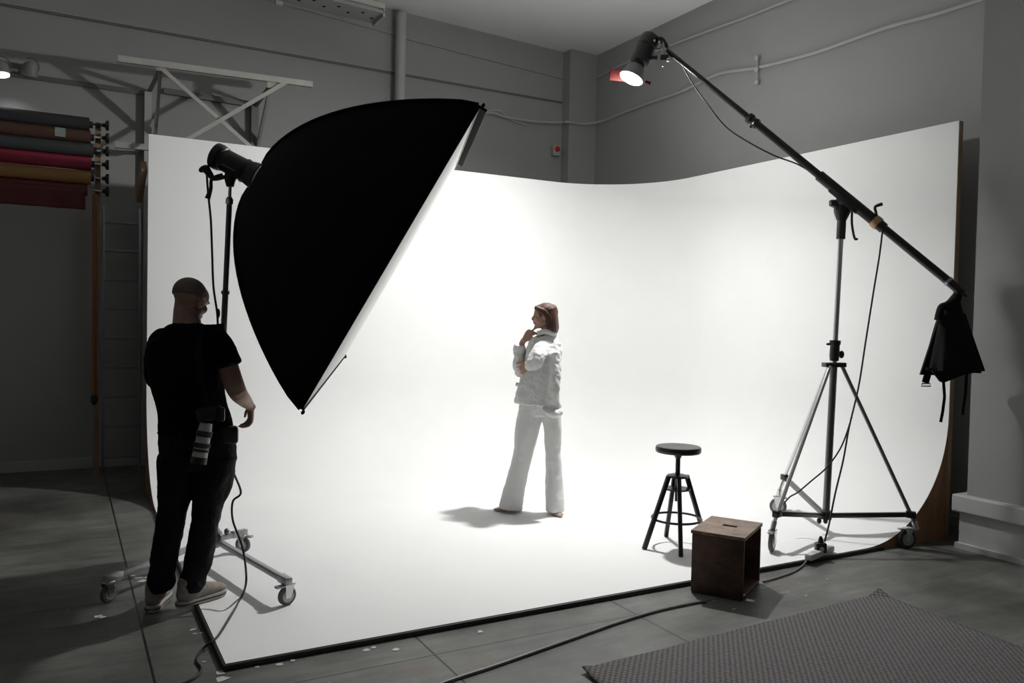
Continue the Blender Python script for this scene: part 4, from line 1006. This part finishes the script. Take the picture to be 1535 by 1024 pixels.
# hair: bob falling to the jaw
hb = MB()
hb.ell(qw(0, -.022, .043), (.083*.95, .102*.95, .083*.95), X=rtw, Y=fww+upw*.1, n=36, m=24)
hb.ell(qw(0, .045, .088), (.052, .045, .022), X=rtw, Y=fww-upw*.35)
hb.loft([(qw(0, -.044, .06), .080, .072), (qw(0, -.062, .0), .084, .058), (qw(0, -.068, -.05), .086, .056), (qw(0, -.070, -.10), .084, .056), (qw(0, -.064, -.132), .076, .050)], rtw, 36, 5, lambda s_, th: .03*math.sin(11*th+2*s_)*s_)
for s_ in (-1, 1):
    hb.loft([(qw(s_*.044, .064, .082), .022, .020), (qw(s_*.068, .034, .062), .016, .022), (qw(s_*.080, -.010, .040), .012, .026), (qw(s_*.086, -.044, .0), .012, .026), (qw(s_*.084, -.056, -.05), .013, .028), (qw(s_*.080, -.060, -.10), .013, .030)], rtw, 20, 5)
o = obj('hair', hb, M['hair_w'], wm); organic(o, .004, 4)
# jacket
def fj(s_, th): return .035*math.sin(3*th+8*s_)+.03*math.sin(6*th-5*s_)+.018*math.sin(10*th+16*s_)
def fk(s_, th): return .05*math.sin(2*th+11*s_)+.05*math.sin(3*th-17*s_)
jk = MB()
jk.loft([(P(819, 500, DW), .046, .052), (P(820, 505, DW), .085, .075), (P(819, 511, DW), .125, .10), (P(817, 520, DW), .146, .12), (P(815, 538, DW), .152, .13), (P(812, 560, DW), .158, .135), (P(809, 580, DW), .170, .14), (P(806, 597, DW), .184, .145), (P(805, 607, DW), .190, .148)], wr2, 56, 7, fj, dome_h=.05)
jk.loft([(P(830, 530, 6.66), .05, .05), (P(832, 560, 6.63), .048, .05), (P(830, 590, 6.62), .052, .05), (P(828, 606, 6.63), .062, .05), (P(828, 615, 6.64), .066, .048)], wr2, 32, 5, fk, dome_h=.2)
jk.loft([(P(815, 612, 6.60), .016, .03), (P(822, 618, 6.59), .030, .035), (P(832, 620, 6.59), .034, .035), (P(840, 618, 6.61), .022, .03)], (0, 0, 1), 24, 4, fk)
jk.loft([(P(817, 515, 6.72), .058, .058), (P(810, 527, 6.66), .072, .070), (P(804, 539, 6.60), .072, .070), (P(799, 546, 6.60), .062, .060), (P(795, 547, 6.65), .045, .045)], wr2, 32, 6, fk, dome_h=.25)
jk.loft([(P(803, 513, 6.84), .05, .05), (P(792, 532, 6.92), .058, .055), (P(781, 556, 6.92), .054, .052)], wr2, 28, 5, fk)
jk.loft([(P(780, 560, 6.90), .050, .05), (P(777.5, 546, 6.88), .050, .048), (P(777.5, 533, 6.86), .043, .044), (P(778, 526, 6.85), .052, .050), (P(779.5, 517, 6.84), .048, .046)], wr2, 28, 6, lambda s_, th: .05*math.sin(26*s_), dome_h=.2)
o = obj('jacket', jk, M['suit'], wm); organic(o, .006, 5); wrinkle(o, .06, .022)
lap = MB().tube([P(806, 500, 6.72), P(818, 497, 6.70), P(832, 502, 6.72)], [.018, .022, .016], 12, 4); obj('collar', lap, M['suit'], wm)
obj('pocket_flap', MB().box(P(781, 577, 6.66), (.09, .012, .03), X=wr2-V((0, 0, .1)), bev=.004), M['suit'], wm)
tr2 = MB()
def ft(s_, th): return .03*math.sin(2*th+3*s_)+.04*math.sin(4*th+1.5)*s_
tr2.loft([(P(806, 596, DW), .15, .12), (P(808, 610, DW), .172, .125), (P(809, 622, DW), .165, .12)], wr2, 32, 4, dome_h=.1)
tr2.loft([(P(796, 618, DW), .105, .11), (P(790, 645, DW), .098, .105), (P(785, 675, DW), .082, .09), (P(779, 700, DW), .078, .085), (P(772, 730, DW), .085, .09), (P(766, 756, DW+.01), .092, .10), (P(765, 763, DW+.01), .094, .102)], wr2, 32, 5, ft, cap=False)
tr2.loft([(P(826, 618, DW-.04), .085, .105), (P(829, 645, DW-.04), .073, .098), (P(829, 675, DW-.03), .064, .085), (P(830, 700, DW-.03), .066, .085), (P(831, 730, DW-.03), .072, .09), (P(832, 758, DW-.03), .077, .10), (P(832, 766, DW-.03), .077, .10)], wr2, 32, 5, ft, cap=False)
o = obj('trousers', tr2, M['suit'], wm); organic(o, .006, 5); wrinkle(o, .10, .016)
for (x, y, dx, dy) in ((762, 767, -.07, .0), (832, 771, .02, -.02)):
    g = G(x, y, .03); d_ = (wl if x < 800 else (wr2*.4-wa)).normalized(); sd_ = V((d_.y, -d_.x, 0))
    mb = MB().loft([(g-d_*.10+V((0, 0, .035)), .03, .03), (g+V((0, 0, .03)), .038, .026), (g+d_*.08+V((0, 0, .02)), .034, .016), (g+d_*.12+V((0, 0, .014)), .015, .009)], sd_, 20, 4)
    obj('shoe', mb, M['shoe_w'], wm)
